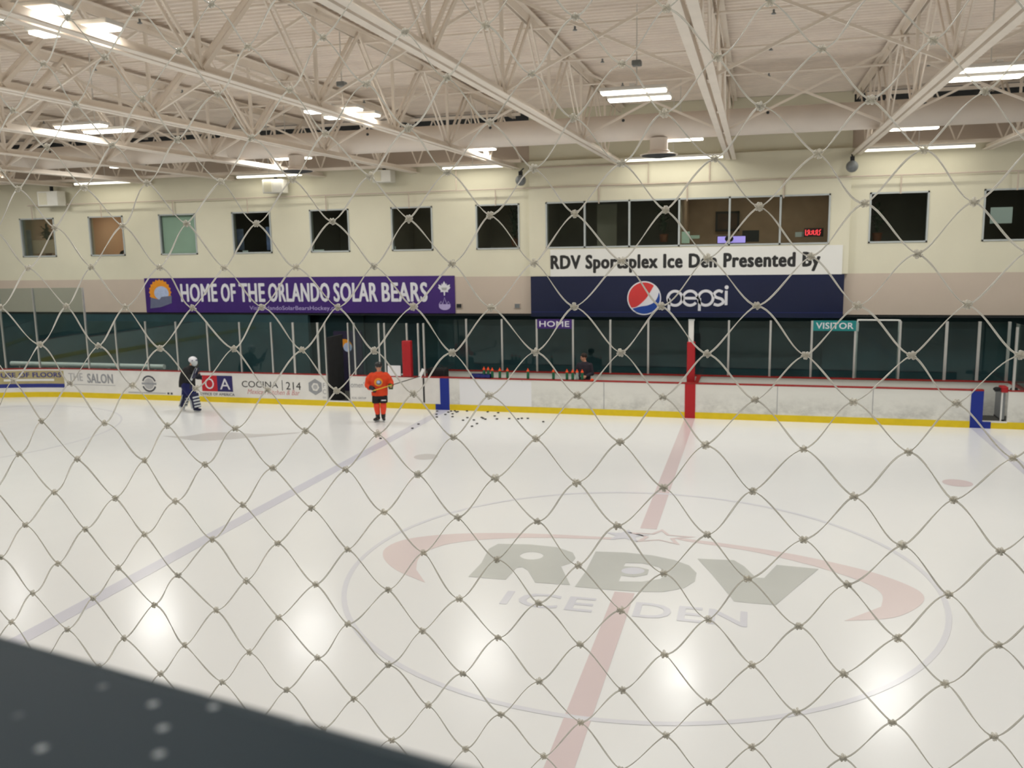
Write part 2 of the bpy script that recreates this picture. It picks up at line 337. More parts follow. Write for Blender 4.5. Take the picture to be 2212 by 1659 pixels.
mark('lettering', [gp([(1498, 1072), (1560, 985), (1622, 862), (1800, 868), (1960, 885), (2090, 912), (2180, 945), (2225, 990), (2215, 1040), (2150, 1080), (2030, 1103), (1880, 1102), (1700, 1090)], 700), gp([(1760, 1040), (1775, 1005), (1850, 1015), (1930, 1000), (1940, 970), (1880, 955), (1790, 950), (1800, 930), (1900, 932), (2000, 955), (2040, 990), (2010, 1025), (1900, 1042)], 700)], 'ice_grey', .004)
mark('lettering', [gp([(262, 905), (480, 914), (540, 950), (610, 1018), (660, 1020), (735, 942), (985, 966), (860, 1070), (790, 1130), (730, 1182), (600, 1172), (480, 1160), (425, 1090), (350, 1000)], 1412)], 'ice_grey', .004)
mark('lettering', [gel(1845, 978, 70, 20, 700)], 'ice_text', .0045)
text_obj('lettering', 'ICE', 'ice_text', (-1.74, -.36, -1.74, -1.22), .02, z=.004, parent=floor, th=.001)
text_obj('lettering', 'DEN', 'ice_text', (.22, 1.80, -1.74, -1.22), .02, z=.004, parent=floor, th=.001)
mark('logo_swoosh', [smooth_pts([(-3.1, -1.2), (-3.75, -.8), (-4.2, -.3), (-4.36, .2), (-4.16, .7), (-3.5, 1.12), (-2.6, 1.38), (-1.75, 1.5), (-.6, 1.56), (-.6, 1.46), (-1.75, 1.3), (-2.6, 1.05), (-3.25, .7), (-3.56, .25), (-3.6, -.2), (-3.45, -.7)])], 'ice_red_faint')
mark('logo_swoosh', [smooth_pts([(3.1, -1.22), (3.75, -.97), (4.18, -.45), (4.3, 0), (4.1, .4), (3.6, .85), (2.7, 1.3), (1.8, 1.58), (.7, 1.78), (.7, 1.66), (1.8, 1.38), (2.6, 1.0), (3.2, .6), (3.6, .2), (3.72, -.15), (3.65, -.6)])], 'ice_red_faint')
def star(cx, cy, r, q=.42, sx=1.): return [(cx+sx*(r if i % 2 == 0 else r*q)*math.sin(PI*i/5), cy+(r if i % 2 == 0 else r*q)*math.cos(PI*i/5)) for i in range(10)]
mark('logo_star', [star(-.35, 1.72, .36, .42, 1.2)], 'ice_text', .005)
mark('logo_star', [star(.25, 1.78, .44, .42, 1.5), star(.25, 1.78, .33, .42, 1.4)], 'ice_red_faint', .005)
# faint emblem in the left zone
gx, gy = -12.9, 7.9
mark('ice_emblem', [smooth_pts([(gx-1.6, gy-.3), (gx-.9, gy-.2), (gx-.5, gy+.35), (gx+.2, gy+.5), (gx+1.1, gy+.45), (gx+2.2, gy+.9), (gx+1.2, gy+.1), (gx+.6, gy-.35), (gx-.1, gy-.65), (gx-.7, gy-.55)])], 'ice_smudge')
mark('ice_emblem', [arc(-21.03, 6.7, 4.60, 0, 2*PI, 90)[:-1], arc(-21.03, 6.7, 4.54, 0, 2*PI, 90)[:-1]], 'ice_circle')
tag(MB().box(-40, 30, BY, 20.5, -.1, .05).build('floor', 'floor_rubber'), kind='structure')

# --- far wall: bands of paint, cut out for the windows
WINS = [(-27.16, -25.48), (-23.83, -22.21), (-20.57, -18.93), (-17.35, -15.71), (-14.1, -12.52), (-10.87, -9.29), (-7.68, -6.1), (-5.13, 4.01), (5.17, 6.87), (8.38, 10.05), (11.6, 13.3)]
Z0, Z1 = 5.10, 6.65
mb = MB(); x = -40.
for a, b in WINS:
    mb.box(x, a, WY, WY+.25, Z0, Z1); x = b
mb.box(x, 30, WY, WY+.25, Z0, Z1); mb.box(-40, 30, WY, WY+.25, 4.16, Z0); mb.box(-40, 30, WY, WY+.25, Z1, 8.02)
tag(mb.build('wall_back', 'wall_cream'), kind='structure')
mb = MB(); mb.box(-40, 30, WY-.01, WY+.25, 2.84, 4.16); tag(mb.build('wall_back', 'wall_pinkish'), kind='structure')
mb = MB(); mb.box(-40, -5.72, WY+.1, WY+.3, 8.02, 9.16); mb.box(4.6, 30, WY+.1, WY+.3, 8.02, 9.16); tag(mb.build('wall_back', 'wall_pinkish'), kind='structure')
tag(MB().box(-5.72, 4.6, WY-.02, WY+.25, 8.02, 9.72).build('wall_back', 'wall_cream'), kind='structure')
tag(MB().box(-40, -5.72, WY+.28, WY+.5, 9.1, 9.8).box(4.6, 30, WY+.28, WY+.5, 9.1, 9.8).build('wall_gap_shade', 'diffuser_dark'), kind='structure')  # dark colour stands in for shade in the gap above the wall
# bump-out bay round the wide window
mb = MB(); mb.box(-5.72, -5.13, WY-.17, WY, 4.16, 8.02); mb.box(4.01, 4.6, WY-.17, WY, 4.16, 8.02); mb.box(-5.13, 4.01, WY-.17, WY, 4.16, Z0); mb.box(-5.13, 4.01, WY-.17, WY, Z1, 8.02)
tag(mb.build('wall_back', 'wall_cream'), kind='structure')
# lower wall, recessed under the soffit
tag(MB().box(-40, 30, WY+.95, WY+1.15, 0, 2.9).build('wall_back', 'wall_teal'), kind='structure')
tag(MB().box(-40, 30, WY-.01, WY+1.15, 2.78, 2.86).build('ceiling', 'soffit'), kind='structure')
tag(MB().box(-40, -14.4, WY+.0, WY+.2, 0, 2.84).build('wall_back', 'wall_teal'), kind='structure')
for x in (-13.4, 4.9): tag(MB().box(x-.9, x+.9, WY+.80, WY+.96, .05, 2.8).build('column', 'wall_teal'), kind='structure')
# other walls, and the stand the photograph is taken from
tag(MB().box(-40.2, -40, -17, 20, 0, 9.9).build('wall_left', 'wall_cream'), kind='structure')
tag(MB().box(30.5, 30.7, -17, 20, 0, 9.9).build('wall_right', 'wall_cream'), kind='structure')
tag(MB().box(-40, 30.5, -17.2, -17, 0, 9.9).build('wall_front', 'wall_cream'), kind='structure')
tag(MB().box(-40, 30.5, -17, -13.42, 3.9, 4.05).build('floor_stand', 'floor_carpet'), kind='structure')
tag(MB().box(-40, 30.5, -BY-.12, -BY, 0, 1.07).build('wall_near_boards', 'board_scuffed'), kind='structure')

# --- roof deck with ribs running along the hall
prof = []; yy = -17.2
while yy < 17.3:
    prof += [(yy, 9.72), (yy+.09, 9.72), (yy+.12, 9.775), (yy+.21, 9.775)]; yy += .24
vs = []; fs = []
for (a, b) in prof: vs += [(-40, a, b), (30.5, a, b)]
for i in range(len(prof)-1): fs.append((2*i, 2*i+1, 2*i+3, 2*i+2))
deck = MB().add(vs, fs).build('ceiling', 'deck_paint'); tag(deck, kind='structure')
tag(MB().box(-40.2, 30.7, -17.2, 20.2, 9.85, 9.95).build('roof', 'deck_paint'), kind='structure')

# --- roof trusses across the rink
TX = [8.38, 4.70, .96, -2.60, -6.22, -9.87, -13.5, -17.15, -20.8, -24.45, -28.1, -31.75, -35.4]
ZB, ZT = 7.88, 9.56
NB = [-1.63+3.68*k for k in range(-4, 5)]          # panel points on the bottom chord
def truss_proto():
    t = empty('roof_truss', (0, 0, 0))
    m = MB(); y0, y1 = -17., WY-.02
    for s in (-1, 1): m.box(min(s*.03, s*.16), max(s*.03, s*.16), y0, y1, ZB-.075, ZB-.055); m.box(min(s*.03, s*.045), max(s*.03, s*.045), y0, y1, ZB-.055, ZB+.075)
    m.build('bottom_chord', 'steel_white', t)
    m = MB()
    for s in (-1, 1): m.box(min(s*.03, s*.15), max(s*.03, s*.15), y0, y1, ZT+.06, ZT+.08); m.box(min(s*.03, s*.045), max(s*.03, s*.045), y0, y1, ZT-.1, ZT+.06)
    m.build('top_chord', 'steel_white', t)
    dg = MB(); dg.bar((-.065, 0, ZB), (-.065, 1.84, ZT), .03, .075); dg.bar((.065, 0, ZB), (.065, 1.84, ZT), .03, .075); d1 = dg.build('strut', 'steel_white', t); d1.location = (0, NB[0], 0)
    dg = MB(); dg.bar((-.05, 0, ZB), (-.05, -1.84, ZT), .03, .06); dg.bar((.05, 0, ZB), (.05, -1.84, ZT), .03, .06); d2 = dg.build('strut', 'steel_white', t); d2.location = (0, NB[0], 0)
    dg = MB().bar((0, 0, ZB), (0, 0, ZT), .06, .06); d3 = dg.build('strut', 'steel_white', t); d3.location = (0, NB[0], 0)
    gp = MB().box(-.02, .02, -.16, .16, ZB-.02, ZB+.2).build('gusset_plate', 'steel_white', t); gp.location = (0, NB[0], 0)
    for y in NB[1:]:
        for d in (d1, d2, d3, gp):
            c = d.copy(); COL.objects.link(c); c.parent = t; c.location = (0, y, 0)
    return t
tr = truss_proto()
TL = ['white roof truss at the right end, beyond the corner lamp', 'white roof truss crossing the upper right over the visitor bench', 'white roof truss running almost straight up above the big soda globe sign',
      'white roof truss running down to the left corner of the wide bay window', 'white roof truss ending above the seventh square window and grey ball speaker', 'white roof truss ending above the fifth square window',
      'white roof truss ending above the fourth square window', 'white roof truss ending above the blind-covered window', 'white roof truss ending between first and second windows', 'white roof truss above the first window on the far wall',
      'white roof truss low in the far left distance', 'farthest but one white roof truss at the left end', 'last white roof truss at the left end of the hall']
for i, x in enumerate(TX):
    o = tr if i == 0 else dup(tr)
    o.location = (x, 0, 0); tag(o, TL[i], 'roof truss', 'roof trusses across the rink')
# cross braces between neighbouring trusses
bi = 0
for yb in (-5.31, 2.05, 9.41):
    for i in range(len(TX)-1):
        a, b = TX[i+1], TX[i]
        if i == 0: BR = {}
        key = round(b-a, 2)
        t = empty('cross_brace', (a, yb, 0), 'white X brace, %s from the visitor end, %s' % (ORD[i], {-5.31: 'row nearest the net', 2.05: 'row over centre ice', 9.41: 'row before long duct'}[yb]), 'brace', 'cross braces between trusses')
        MB().bar((.05, 0, ZB+.05), (b-a-.05, 0, ZT), .05, .05).build('brace_rod', 'steel_white', t)
        MB().bar((.05, .06, ZT), (b-a-.05, .06, ZB+.05), .05, .05).build('brace_rod', 'steel_white', t)
# edge joist along the far wall outside the bay
for (xa, xb, lb) in ((4.9, 15., 'open web joist along far wall above the visitor end windows'), (-38., -5.9, 'open web joist along far wall above the row of square windows')):
    t = empty('edge_joist', (xa, 15.85, 0), lb, 'joist')
    L = xb-xa
    MB().box(0, L, -.06, .06, 7.98, 8.08).build('bottom_chord', 'steel_white', t); MB().box(0, L, -.05, .05, 9.5, 9.6).build('top_chord', 'steel_white', t)
    m = MB(); n = int(L/1.2)
    for k in range(n):
        u = L*k/n; v = L*(k+.5)/n; q = L*(k+1)/n
        m.bar((u, 0, 8.03), (v, 0, 9.55), .04, .04); m.bar((v, 0, 9.55), (q, 0, 8.03), .04, .04)
    m.build('web', 'steel_white', t)
# --- sprinkler pipes
for k, y in enumerate((-8.7, -5.5, -2.3, .9, 4.1, 7.3, 10.5)):
    t = empty('sprinkler_pipe', (0, y, 9.42), 'thin white sprinkler pipe %s from the far wall, under the ribbed roof' % ORD[6-k], 'pipe', 'sprinkler pipes')
    MB().tube([(-38, 0, 0), (14, 0, 0)], .028, 8).build('pipe', 'steel_white', t)
    hd = MB().lathe((0, 0, 0), [(.02, 0), (.02, -.05), (.045, -.07), (.045, -.08)], 8).build('sprinkler_head', 'speaker_grey', t)
    hd.location = (-35, 0, -.02)
    for j in range(1, 13):
        c = hd.copy(); COL.objects.link(c); c.parent = t; c.location = (-35+3.7*j, 0, -.02)
# --- ducts
t = empty('air_duct', (0, 10.95, 8.30), 'long round white air duct hung below the roof along far wall', 'duct')
MB().tube([(-38, 0, 0), (14, 0, 0)], .34, 28).build('duct_tube', 'duct_paint', t, smooth=True)
for k in range(14): MB().tube([(-36+3.7*k, 0, 0), (-35.94+3.7*k, 0, 0)], .35, 28).build('seam_band', 'duct_paint', t)
for k in range(14):
    o = MB().lathe((-35+3.7*k, -.29, .16), [(.04, 0), (.04, -.03)], 10, 'y').build('nozzle', 'diffuser_dark', t)
for (x, lb) in ((-.78, 'round ceiling diffuser dropping from duct above the wide bay window'), (-11.55, 'round ceiling diffuser dropping from duct above the fifth window'), (-24.7, 'round ceiling diffuser at the far left end of duct')):
    t = empty('duct_diffuser', (x, 10.9, 7.56), lb, 'vent', 'round diffusers under the duct')
    MB().lathe((0, 0, 0), [(.24, .43), (.24, .12), (.29, .09), (.29, .04)], 24).build('drop_collar', 'duct_paint', t, smooth=False)
    MB().lathe((0, 0, 0), [(.29, .05), (.50, .0), (.50, -.02), (.27, .01)], 28).build('flange', 'duct_paint', t)
    MB().lathe((0, 0, 0), [(.45, -.02), (.45, -.04), (.25, -.07), (.1, -.10)], 24).build('cone', 'diffuser_dark', t)
# --- high bay lamps
def lamp_proto():
    t = empty('high_bay_lamp')
    MB().box(-.62, .62, -.58, -.22, .02, .09).build('housing', 'lamp_shell', t, bevel=.02); MB().box(-.62, .62, .30, .66, .02, .09).build('housing', 'lamp_shell', t, bevel=.02)
    MB().box(-.60, .60, -.53, -.27, -.015, .02).build('lens', 'lamp_lens', t, bevel=.012); MB().box(-.60, .60, .35, .61, -.015, .02).build('lens', 'lamp_lens', t, bevel=.012)
    MB().box(-.05, .05, -.58, .66, .09, .13).build('crossbar', 'lamp_shell', t)
    MB().bar((0, .05, .12), (0, .05, 1.66), .02, .02).build('hanger', 'lamp_shell', t); MB().box(-.09, .09, -.04, .14, .55, .65).build('ballast', 'speaker_grey', t, bevel=.02)
    for yy in (-.4, .48):
        ld = bpy.data.lights.new('lamp_light', 'AREA'); ld.shape = 'RECTANGLE'; ld.size = 1.15; ld.size_y = .34; ld.energy = LAMP_W; ld.color = (1., 1., .975); ld.spread = PI
        lo = bpy.data.objects.new('lamp_light', ld); COL.objects.link(lo); lo.parent = t; lo.location = (0, yy, -.03)
    return t
LXS = [11.7, 5.62, -.48, -6.62, -12.8, -19.1, -25.4, -31.6]; LYS = [-11.5, -4.15, 3.9, 12.2]; LROW = [.55, .8, 1.02, 1.15]
ROWN = ['in the row behind the net', 'in the row nearest the net', 'in the middle row', 'in the row by the long duct']
lp = lamp_proto(); first = True
for j, y in enumerate(LYS):
    rowdata = None
    for i, x in enumerate(LXS):
        o = lp if first else dup(lp); first = False
        if rowdata is None: rowdata = [c.data for c in o.children if c.type == 'LIGHT'][0].copy(); rowdata.energy = LAMP_W*LROW[j]
        for c in o.children:
            if c.type == 'LIGHT': c.data = rowdata
        o.location = (x+(.15 if y > 10 else 0), y, 8.1 if y > 10 else 8.0); tag(o, 'white twin-bar ceiling lamp %s, %s from visitor end' % (ROWN[j], ORD[i]), 'ceiling light', 'high bay lamps')
# --- strip lights hung along the far wall between the trusses
SX = [(-2.35, .72), (4.85, 7.9), (-8.6, -6.45), (-16.57, -13.96), (-23.7, -20.9)]
SL = ['long white strip light over the wide bay window', 'long white strip light over the right hand dark window', 'white strip light over the sixth and seventh windows', 'white strip light over the fourth and fifth windows', 'white strip light over the second and third windows']
for (a, b), lb in zip(SX, SL):
    t = empty('strip_light', ((a+b)/2, 15.6, 7.86), lb, 'ceiling light', 'strip lights on far wall'); h = (b-a)/2
    MB().box(-h, h, -.06, .06, .03, .09).build('housing', 'lamp_shell', t); MB().tube([(-h, 0, .0), (h, 0, .0)], .035, 10).build('lens', 'strip_lens', t)
    MB().bar((0, 0, .09), (0, 0, 1.88), .02, .02).build('hanger', 'lamp_shell', t)
    ld = bpy.data.lights.new('lamp_light', 'AREA'); ld.shape = 'RECTANGLE'; ld.size = 2*h; ld.size_y = .08; ld.energy = 16; ld.color = (1., .96, .84)
    lo = bpy.data.objects.new('lamp_light', ld); COL.objects.link(lo); lo.parent = t; lo.location = (0, 0, -.045)
# --- wall conduits, speakers and boxes
pw = empty('wall_pipework', (0, WY-.21, 7.14), 'thin pipework with drops running along far wall above the windows', 'pipe')
def conduit(pts, lb):
    MB().tube([(p[0], p[1]-WY+.21, p[2]-7.14) for p in pts], .022, 8).build('pipe', 'wall_pinkish', pw)
yc = WY-.21
conduit([(-26.5, yc, 7.14), (14, yc, 7.14)], 'long thin horizontal pipe crossing far wall above all the windows')
conduit([(-1.66, yc, 7.15), (-1.66, yc, 7.8), (-5.7, yc, 7.8)], 'thin pipe with an elbow beside the wide bay window strip light')
conduit([(.3, yc, 7.15), (.3, yc, 7.85)], 'short vertical pipe above the fourth pane of the bay window')
conduit([(-8.3, yc, 7.15), (-8.3, yc, 7.85)], 'short vertical pipe between sixth and seventh window tops')
for k, (a, b) in enumerate(WINS):
    if k == 7:
        for j, xx in enumerate((-3.3, -.4, 2.6)): conduit([(xx, yc, 7.14), (xx, yc, 6.55)], 'sprinkler drop over the bay window, %s from its left' % ORD[j])
    else: conduit([((a+b)/2, yc, 7.14), ((a+b)/2, yc, 6.58)], 'sprinkler drop ending over the top of window %s from the left' % ORD[k])
for (x, z, lb) in ((4.56, 7.42, 'grey ball speaker between the bay window and right hand dark window'), (-5.89, 7.38, 'grey ball speaker above the seventh square window')):
    t = empty('ball_speaker', (x, 15.75, z), lb, 'speaker', 'grey ball speakers')
    MB().ball((0, 0, 0), .18, 20, 12).build('shell', 'speaker_grey', t, smooth=True); MB().box(-.06, .06, -.05, .05, .15, .30).build('bracket', 'rubber', t); MB().bar((0, 0, .3), (0, .4, .42), .03, .03).build('arm', 'rubber', t)
for (x, z, s, lb) in ((-25.1, 7.36, .95, 'white wall speaker box over the first two windows'), (-15.19, 7.5, .8, 'white wall speaker box over the fourth window'), (-10.9, 7.7, .7, 'white wall speaker box over the sixth window')):
    t = empty('wall_speaker', (x, 15.9, z), lb, 'speaker', 'white box speakers')
    MB().box(-s/2, s/2, -.25, .2, -s*.3, s*.3).build('cabinet', 'box_white', t, bevel=.02); MB().box(-.05, .05, -.02, .06, s*.3, s*.3+.2).build('bracket', 'rubber', t)
    MB().box(-s*.42, -.02, -.265, -.25, -s*.24, s*.24).build('grille', 'wall_cream', t)
for x, lb in ((-8.37, 'small dark square vent beside the purple banner'), (-6.22, 'small grey square vent beside the navy banner')):
    t = empty('wall_vent', (x, WY-.02, 3.13), lb, 'vent'); MB().box(-.11, .11, -.02, .01, -.09, .09).build('frame', 'wall_pinkish', t); MB().box(-.09, .09, -.03, -.015, -.07, .07).build('louver', 'chair_dark' if x < -7 else 'speaker_grey', t)

# ================================================================ windows and the rooms behind
def window(n, a, b, nm=1, wy=WY, mull=()):
    t = empty('window_%d' % n, ((a+b)/2, wy, Z0), kind='structure'); h = (b-a)/2; H = Z1-Z0
    m = MB()
    m.box(-h, h, -.03, .10, 0, .05); m.box(-h, h, -.03, .10, H-.05, H); m.box(-h, -h+.05, -.03, .10, 0, H); m.box(h-.05, h, -.03, .10, 0, H)
    for q in mull: m.box(q-(a+b)/2-.03, q-(a+b)/2+.03, -.03, .10, 0, H)
    m.build('window_frame', 'frame_grey', t)
    MB().box(-h+.04, h-.04, .03, .045, .04, H-.04).build('window_pane', 'window_glass', t)
    return t
mull = [V(px, 480, WY).x for px in (1265, 1361, 1468, 1576, 1685)]
for i, (a, b) in enumerate(WINS):
    window(i+1, a, b, wy=WY-.17 if i == 7 else WY, mull=mull if i == 7 else ())
# rooms: shell pieces
def room(a, b, m, depth=3.2, lamp=0., col=(1, .84, .66), z0=4.75, z1=6.95, where='bay window'):
    y0, y1 = WY+.26, WY+.26+depth
    r = MB(); r.box(a, b, y1, y1+.1, z0, z1); r.box(a-.05, a, y0, y1+.1, z0, z1); r.box(b, b+.05, y0, y1+.1, z0, z1); r.box(a-.05, b+.05, y0-.005, y1+.1, z1, z1+.05); r.box(a-.05, b+.05, y0-.005, y1+.1, z0-.05, z0)
    tag(r.build('wall_room', m), kind='structure')
    if lamp:
        n = max(1, int((b-a)/1.5))
        for k in range(n):
            t = empty('office_and_fill_lamp', (a+(b-a)*(k+.5)/n, y0+1.7, z1-.02), 'small office ceiling lamp, added where the room is dim, %s from its left, x %s' % (ORD[k], 'second window' if b < -20 else 'bay window'), 'ceiling light', 'office lamps')
            t['label'] = 'office ceiling lamp, added where dim, behind the %s, %s from left' % (where, ORD[k])
            MB().box(-.3, .3, -.12, .12, -.03, 0).build('lens', 'office_lens' if lamp >= 2 else 'lamp_shell', t); MB().box(-.33, .33, -.15, .15, -.012, .0).build('trim', 'frame_grey', t)
            ld = bpy.data.lights.new('lamp_light', 'AREA'); ld.shape = 'RECTANGLE'; ld.size = .6; ld.size_y = .24; ld.energy = lamp; ld.color = col
            lo = bpy.data.objects.new('lamp_light', ld); COL.objects.link(lo); lo.parent = t; lo.location = (0, 0, -.05)
RM = {0: ('room_tan', 4.), 1: ('room_tan', 16.), 2: ('room_tan', 0.), 3: ('room_black', .5), 4: ('room_black', 1.), 5: ('room_dark', 1.4), 6: ('room_dark', 1.1), 8: ('room_black', 1.), 9: ('room_black', 1.), 10: ('room_black', 0.)}  # the weakest lamps are added fill that lifts the dark rooms
for i, (a, b) in enumerate(WINS):
    if i != 7: room(a-.5, b+.5, RM[i][0], lamp=RM[i][1], where='%s window from the left' % ORD[i])
room(-5.45, V(1468, 480, WY).x-.05, 'room_black', lamp=.8, where='dark half of bay window'); room(V(1468, 480, WY).x+.05, 4.35, 'room_amber', lamp=4., where='lit half of bay window')  # dark half gets an added fill lamp too
YI = WY+.7
def P(px, py, Y=YI): return V(px, py, Y)
def thing_box(name, px0, py0, px1, py1, m, lb, cat, Y=YI, d=.25, **k):
    a, b = P(px0, py1, Y), P(px1, py0, Y)
    return tag(MB().box(a.x, b.x, Y, Y+d, a.z, b.z).build(name, m, bevel=.01), lb, cat, **k)
def curtain(x0, x1, z0, z1, Y, m, lb, n=9):
    pts = [(x0+(x1-x0)*i/(4*n), Y+.05*math.sin(i*PI/2)) for i in range(4*n+1)]; vs = []; fs = []
    for (a, b) in pts: vs += [(a, b, z0), (a, b, z1), (a, b+.01, z0), (a, b+.01, z1)]
    for i in range(len(pts)-1): q = 4*i; fs += [(q, q+1, q+5, q+4), (q+2, q+6, q+7, q+3)]
    return tag(MB().add(vs, fs).build('curtain', m), lb, 'curtain')
def potted(x, z, Y, h, lb, hang=False):
    t = empty('potted_plant', (x, Y, z), lb, 'plant')
    MB().lathe((0, 0, 0), [(.12, 0), (.16, .25), (.17, .27), (.14, .27)], 16).build('pot', 'wood_brown', t)
    m = MB(); rr = random.Random(int(abs(x)*100))
    for k in range(60):
        a = rr.uniform(0, 2*PI); l = rr.uniform(.25, h*.45); e = rr.uniform(.2, 1.4)
        p0 = Vector((0, 0, .25+rr.uniform(0, h*.6))); d = Vector((math.cos(a)*math.cos(e), math.sin(a)*math.cos(e), math.sin(e)))
        s = Vector((-math.sin(a), math.cos(a), 0))*.05; p1 = p0+d*l*.6; p2 = p0+d*l+Vector((0, 0, -.12))
        m.add([p0-s*.3, p0+s*.3, p1+s, p1-s, p2], [(0, 1, 2, 3), (3, 2, 4)])
    m.build('leaves', 'plant_green', t)
# window 1
a = P(52, 500); b = P(70, 555); curtain(a.x, b.x, b.z, a.z+.05, YI, 'curtain_and_reflection_blue', 'blue-white curtain lit at the left of the first window')
potted(P(83, 525).x, 5.15, YI+.5, 1.3, 'dark bushy plant behind the first window')
thing_box('desk_screen', 72, 518, 122, 548, 'room_tan', 'cream low partition behind the first window', 'partition', d=.1)
# window 2
thing_box('picture_frame', 203, 503, 230, 521, 'wood_brown', 'red-brown framed panel on tan wall behind the second window', 'picture', Y=WY+3.3, d=.06)
t = empty('office_chair', (P(236, 549).x, YI+.5, 4.8), 'dark rounded chair back behind the second window', 'chair')
MB().box(-.3, .3, 0, .5, .0, .12).build('seat', 'chair_dark', t, bevel=.04); MB().tube([(-.32, .5, .15), (-.22, .52, .42), (0, .53, .5), (.22, .52, .42), (.32, .5, .15)], .07, 8).build('backrest', 'chair_dark', t)
# window 3: vertical blinds
t = empty('vertical_blind', (WINS[2][0], WY+.18, Z0), 'pale green vertical blind filling the third window', 'blind')
m = MB()
for k in range(17): x0 = .03+k*.094; m.add([(x0, -.02, .03), (x0+.1, .02, .03), (x0+.1, .02, 1.5), (x0, -.02, 1.5)], [(0, 1, 2, 3)])
m.build('slat', 'blind_green', t); MB().box(0, 1.62, -.04, .04, 1.49, 1.54).build('head_rail', 'frame_grey', t)
# window 4: blue reflections in the glass, painted as folded sheets
a = P(506, 495); b = P(528, 540); curtain(a.x, b.x, b.z, a.z, YI, 'curtain_and_reflection_blue', 'painted blue reflection at the left of the dark fourth window', 4)
a = P(574, 490); b = P(588, 540); curtain(a.x, b.x, b.z, a.z, YI, 'curtain_and_reflection_blue', 'painted blue reflection at the right of the dark fourth window', 3)
for (x0, y0, x1, y1, lb, yy) in ((524, 541, 536, 545, 'tiny white card in lower corner of the fourth window', WY+.1), (675, 539, 700, 543, 'small white strip of paper low in the fifth window', WY+.1), (847, 532, 855, 540, 'small white card low in the sixth window', WY+.1), (2138, 447, 2188, 483, 'white sheet of paper taped inside the rightmost window', WY+.1)):
    a, b = V(x0, y1, yy), V(x1, y0, yy); tag(MB().box(a.x, b.x, yy, yy+.01, max(a.z, Z0+.05), b.z).build('paper_sheet', 'paper'), lb, 'paper')
potted(P(1108, 500).x, 5.2, YI+.3, 1.5, 'dark leafy plant behind the seventh window'); potted(P(1898, 490).x, 5.15, YI+.3, 1.2, 'dark leafy plant behind the wide dark window right of the bay')
potted(P(1432, 500).x, 5.25, YI+.3, 1.4, 'dark leafy plant behind the third pane of bay window')
a = P(1332, 462, WY+2); b = P(1262, 540, WY+2); tag(MB().box(P(1290, 500, WY+1.5).x, P(1332, 500, WY+1.5).x, WY+1.5, WY+1.6, 4.8, 6.6).build('door_leaf', 'room_dark'), 'grey interior door seen in the second pane of bay window', 'door')
# lit half of the bay
thing_box('notice_board', 1469, 500, 1490, 526, 'blind_green', 'pale green board in corner of the lit bay window', 'board', Y=WY+.3, d=.03)
thing_box('folded_towel', 1490, 508, 1511, 516, 'blind_green', 'pale green folded towel on bay window counter', 'towel', Y=WY+.6, d=.2)
t = empty('wall_picture', (P(1571, 478, WY+3.2).x, WY+3.35, P(1571, 478, WY+3.2).z), 'dark framed picture on amber wall in the bay window room', 'picture')
a = P(1545, 500, WY+3.2); b = P(1598, 455, WY+3.2); hw = (b.x-a.x)/2; hh = (b.z-a.z)/2
m = MB(); m.box(-hw, hw, 0, .05, hh-.08, hh); m.box(-hw, hw, 0, .05, -hh, -hh+.08); m.box(-hw, -hw+.08, 0, .05, -hh, hh); m.box(hw-.08, hw, 0, .05, -hh, hh); m.build('frame', 'chair_dark', t); MB().box(-hw+.08, hw-.08, .01, .05, -hh+.08, hh-.08).build('print', 'photo_dark', t)
t = empty('computer_monitor', (P(1580, 516).x, YI, P(1580, 526).z), 'monitor with a violet screen on the bay window counter', 'monitor')
a = P(1549, 525); b = P(1612, 507); hw = (b.x-a.x)/2; H = b.z-a.z
MB().box(-hw, hw, 0, .05, 0, H).build('case', 'chair_dark', t, bevel=.008); MB().box(-hw+.02, hw-.02, -.006, 0, .02, H-.02).build('screen', 'screen_violet', t)
thing_box('cabinet_box', 1603, 497, 1640, 523, 'chair_dark', 'dark square box beside the violet monitor', 'box', Y=YI+.3)
t = empty('desk_head_lamp', (P(1575, 520, WY+.5).x, WY+.5, P(1575, 527, WY+.5).z), 'dark rounded headset stand in front of the violet screen', 'stand')
MB().ball((0, 0, .17), .14, 12, 8, (1, .6, .8)).build('head', 'chair_dark', t, smooth=True); MB().lathe((0, 0, 0), [(.1, 0), (.1, .02), (.03, .05), (.03, .1)], 10).build('foot', 'chair_dark', t)
thing_box('white_carton', 1718, 501, 1738, 512, 'paper', 'white carton beside the red neon sign', 'box', Y=YI+.2)
t = empty('neon_sign', (P(1758, 502).x, YI+.05, P(1758, 502).z), 'small red neon sign glowing in last pane of bay window', 'sign')
m = MB()
for (c, s) in ((-.2, 1), (-.08, .7), (.04, .8), (.16, 1)):
    m.tube([(c-.05, 0, .09*s), (c-.05, 0, -.08*s), (c+.01, 0, -.09*s), (c+.04, 0, 0), (c, 0, .04*s), (c+.06, 0, .09*s)], .014, 6)
m.build('tube', 'neon_red', t); MB().box(-.3, .3, .03, .05, -.14, .14).build('back_plate', 'chair_dark', t)
tag(MB().box(P(1468, 520).x, 4.2, WY+.45, WY+1.2, 4.85, P(1580, 527).z-.01).build('service_counter', 'wood_brown'), 'brown counter running inside the lit half of bay window', 'counter')

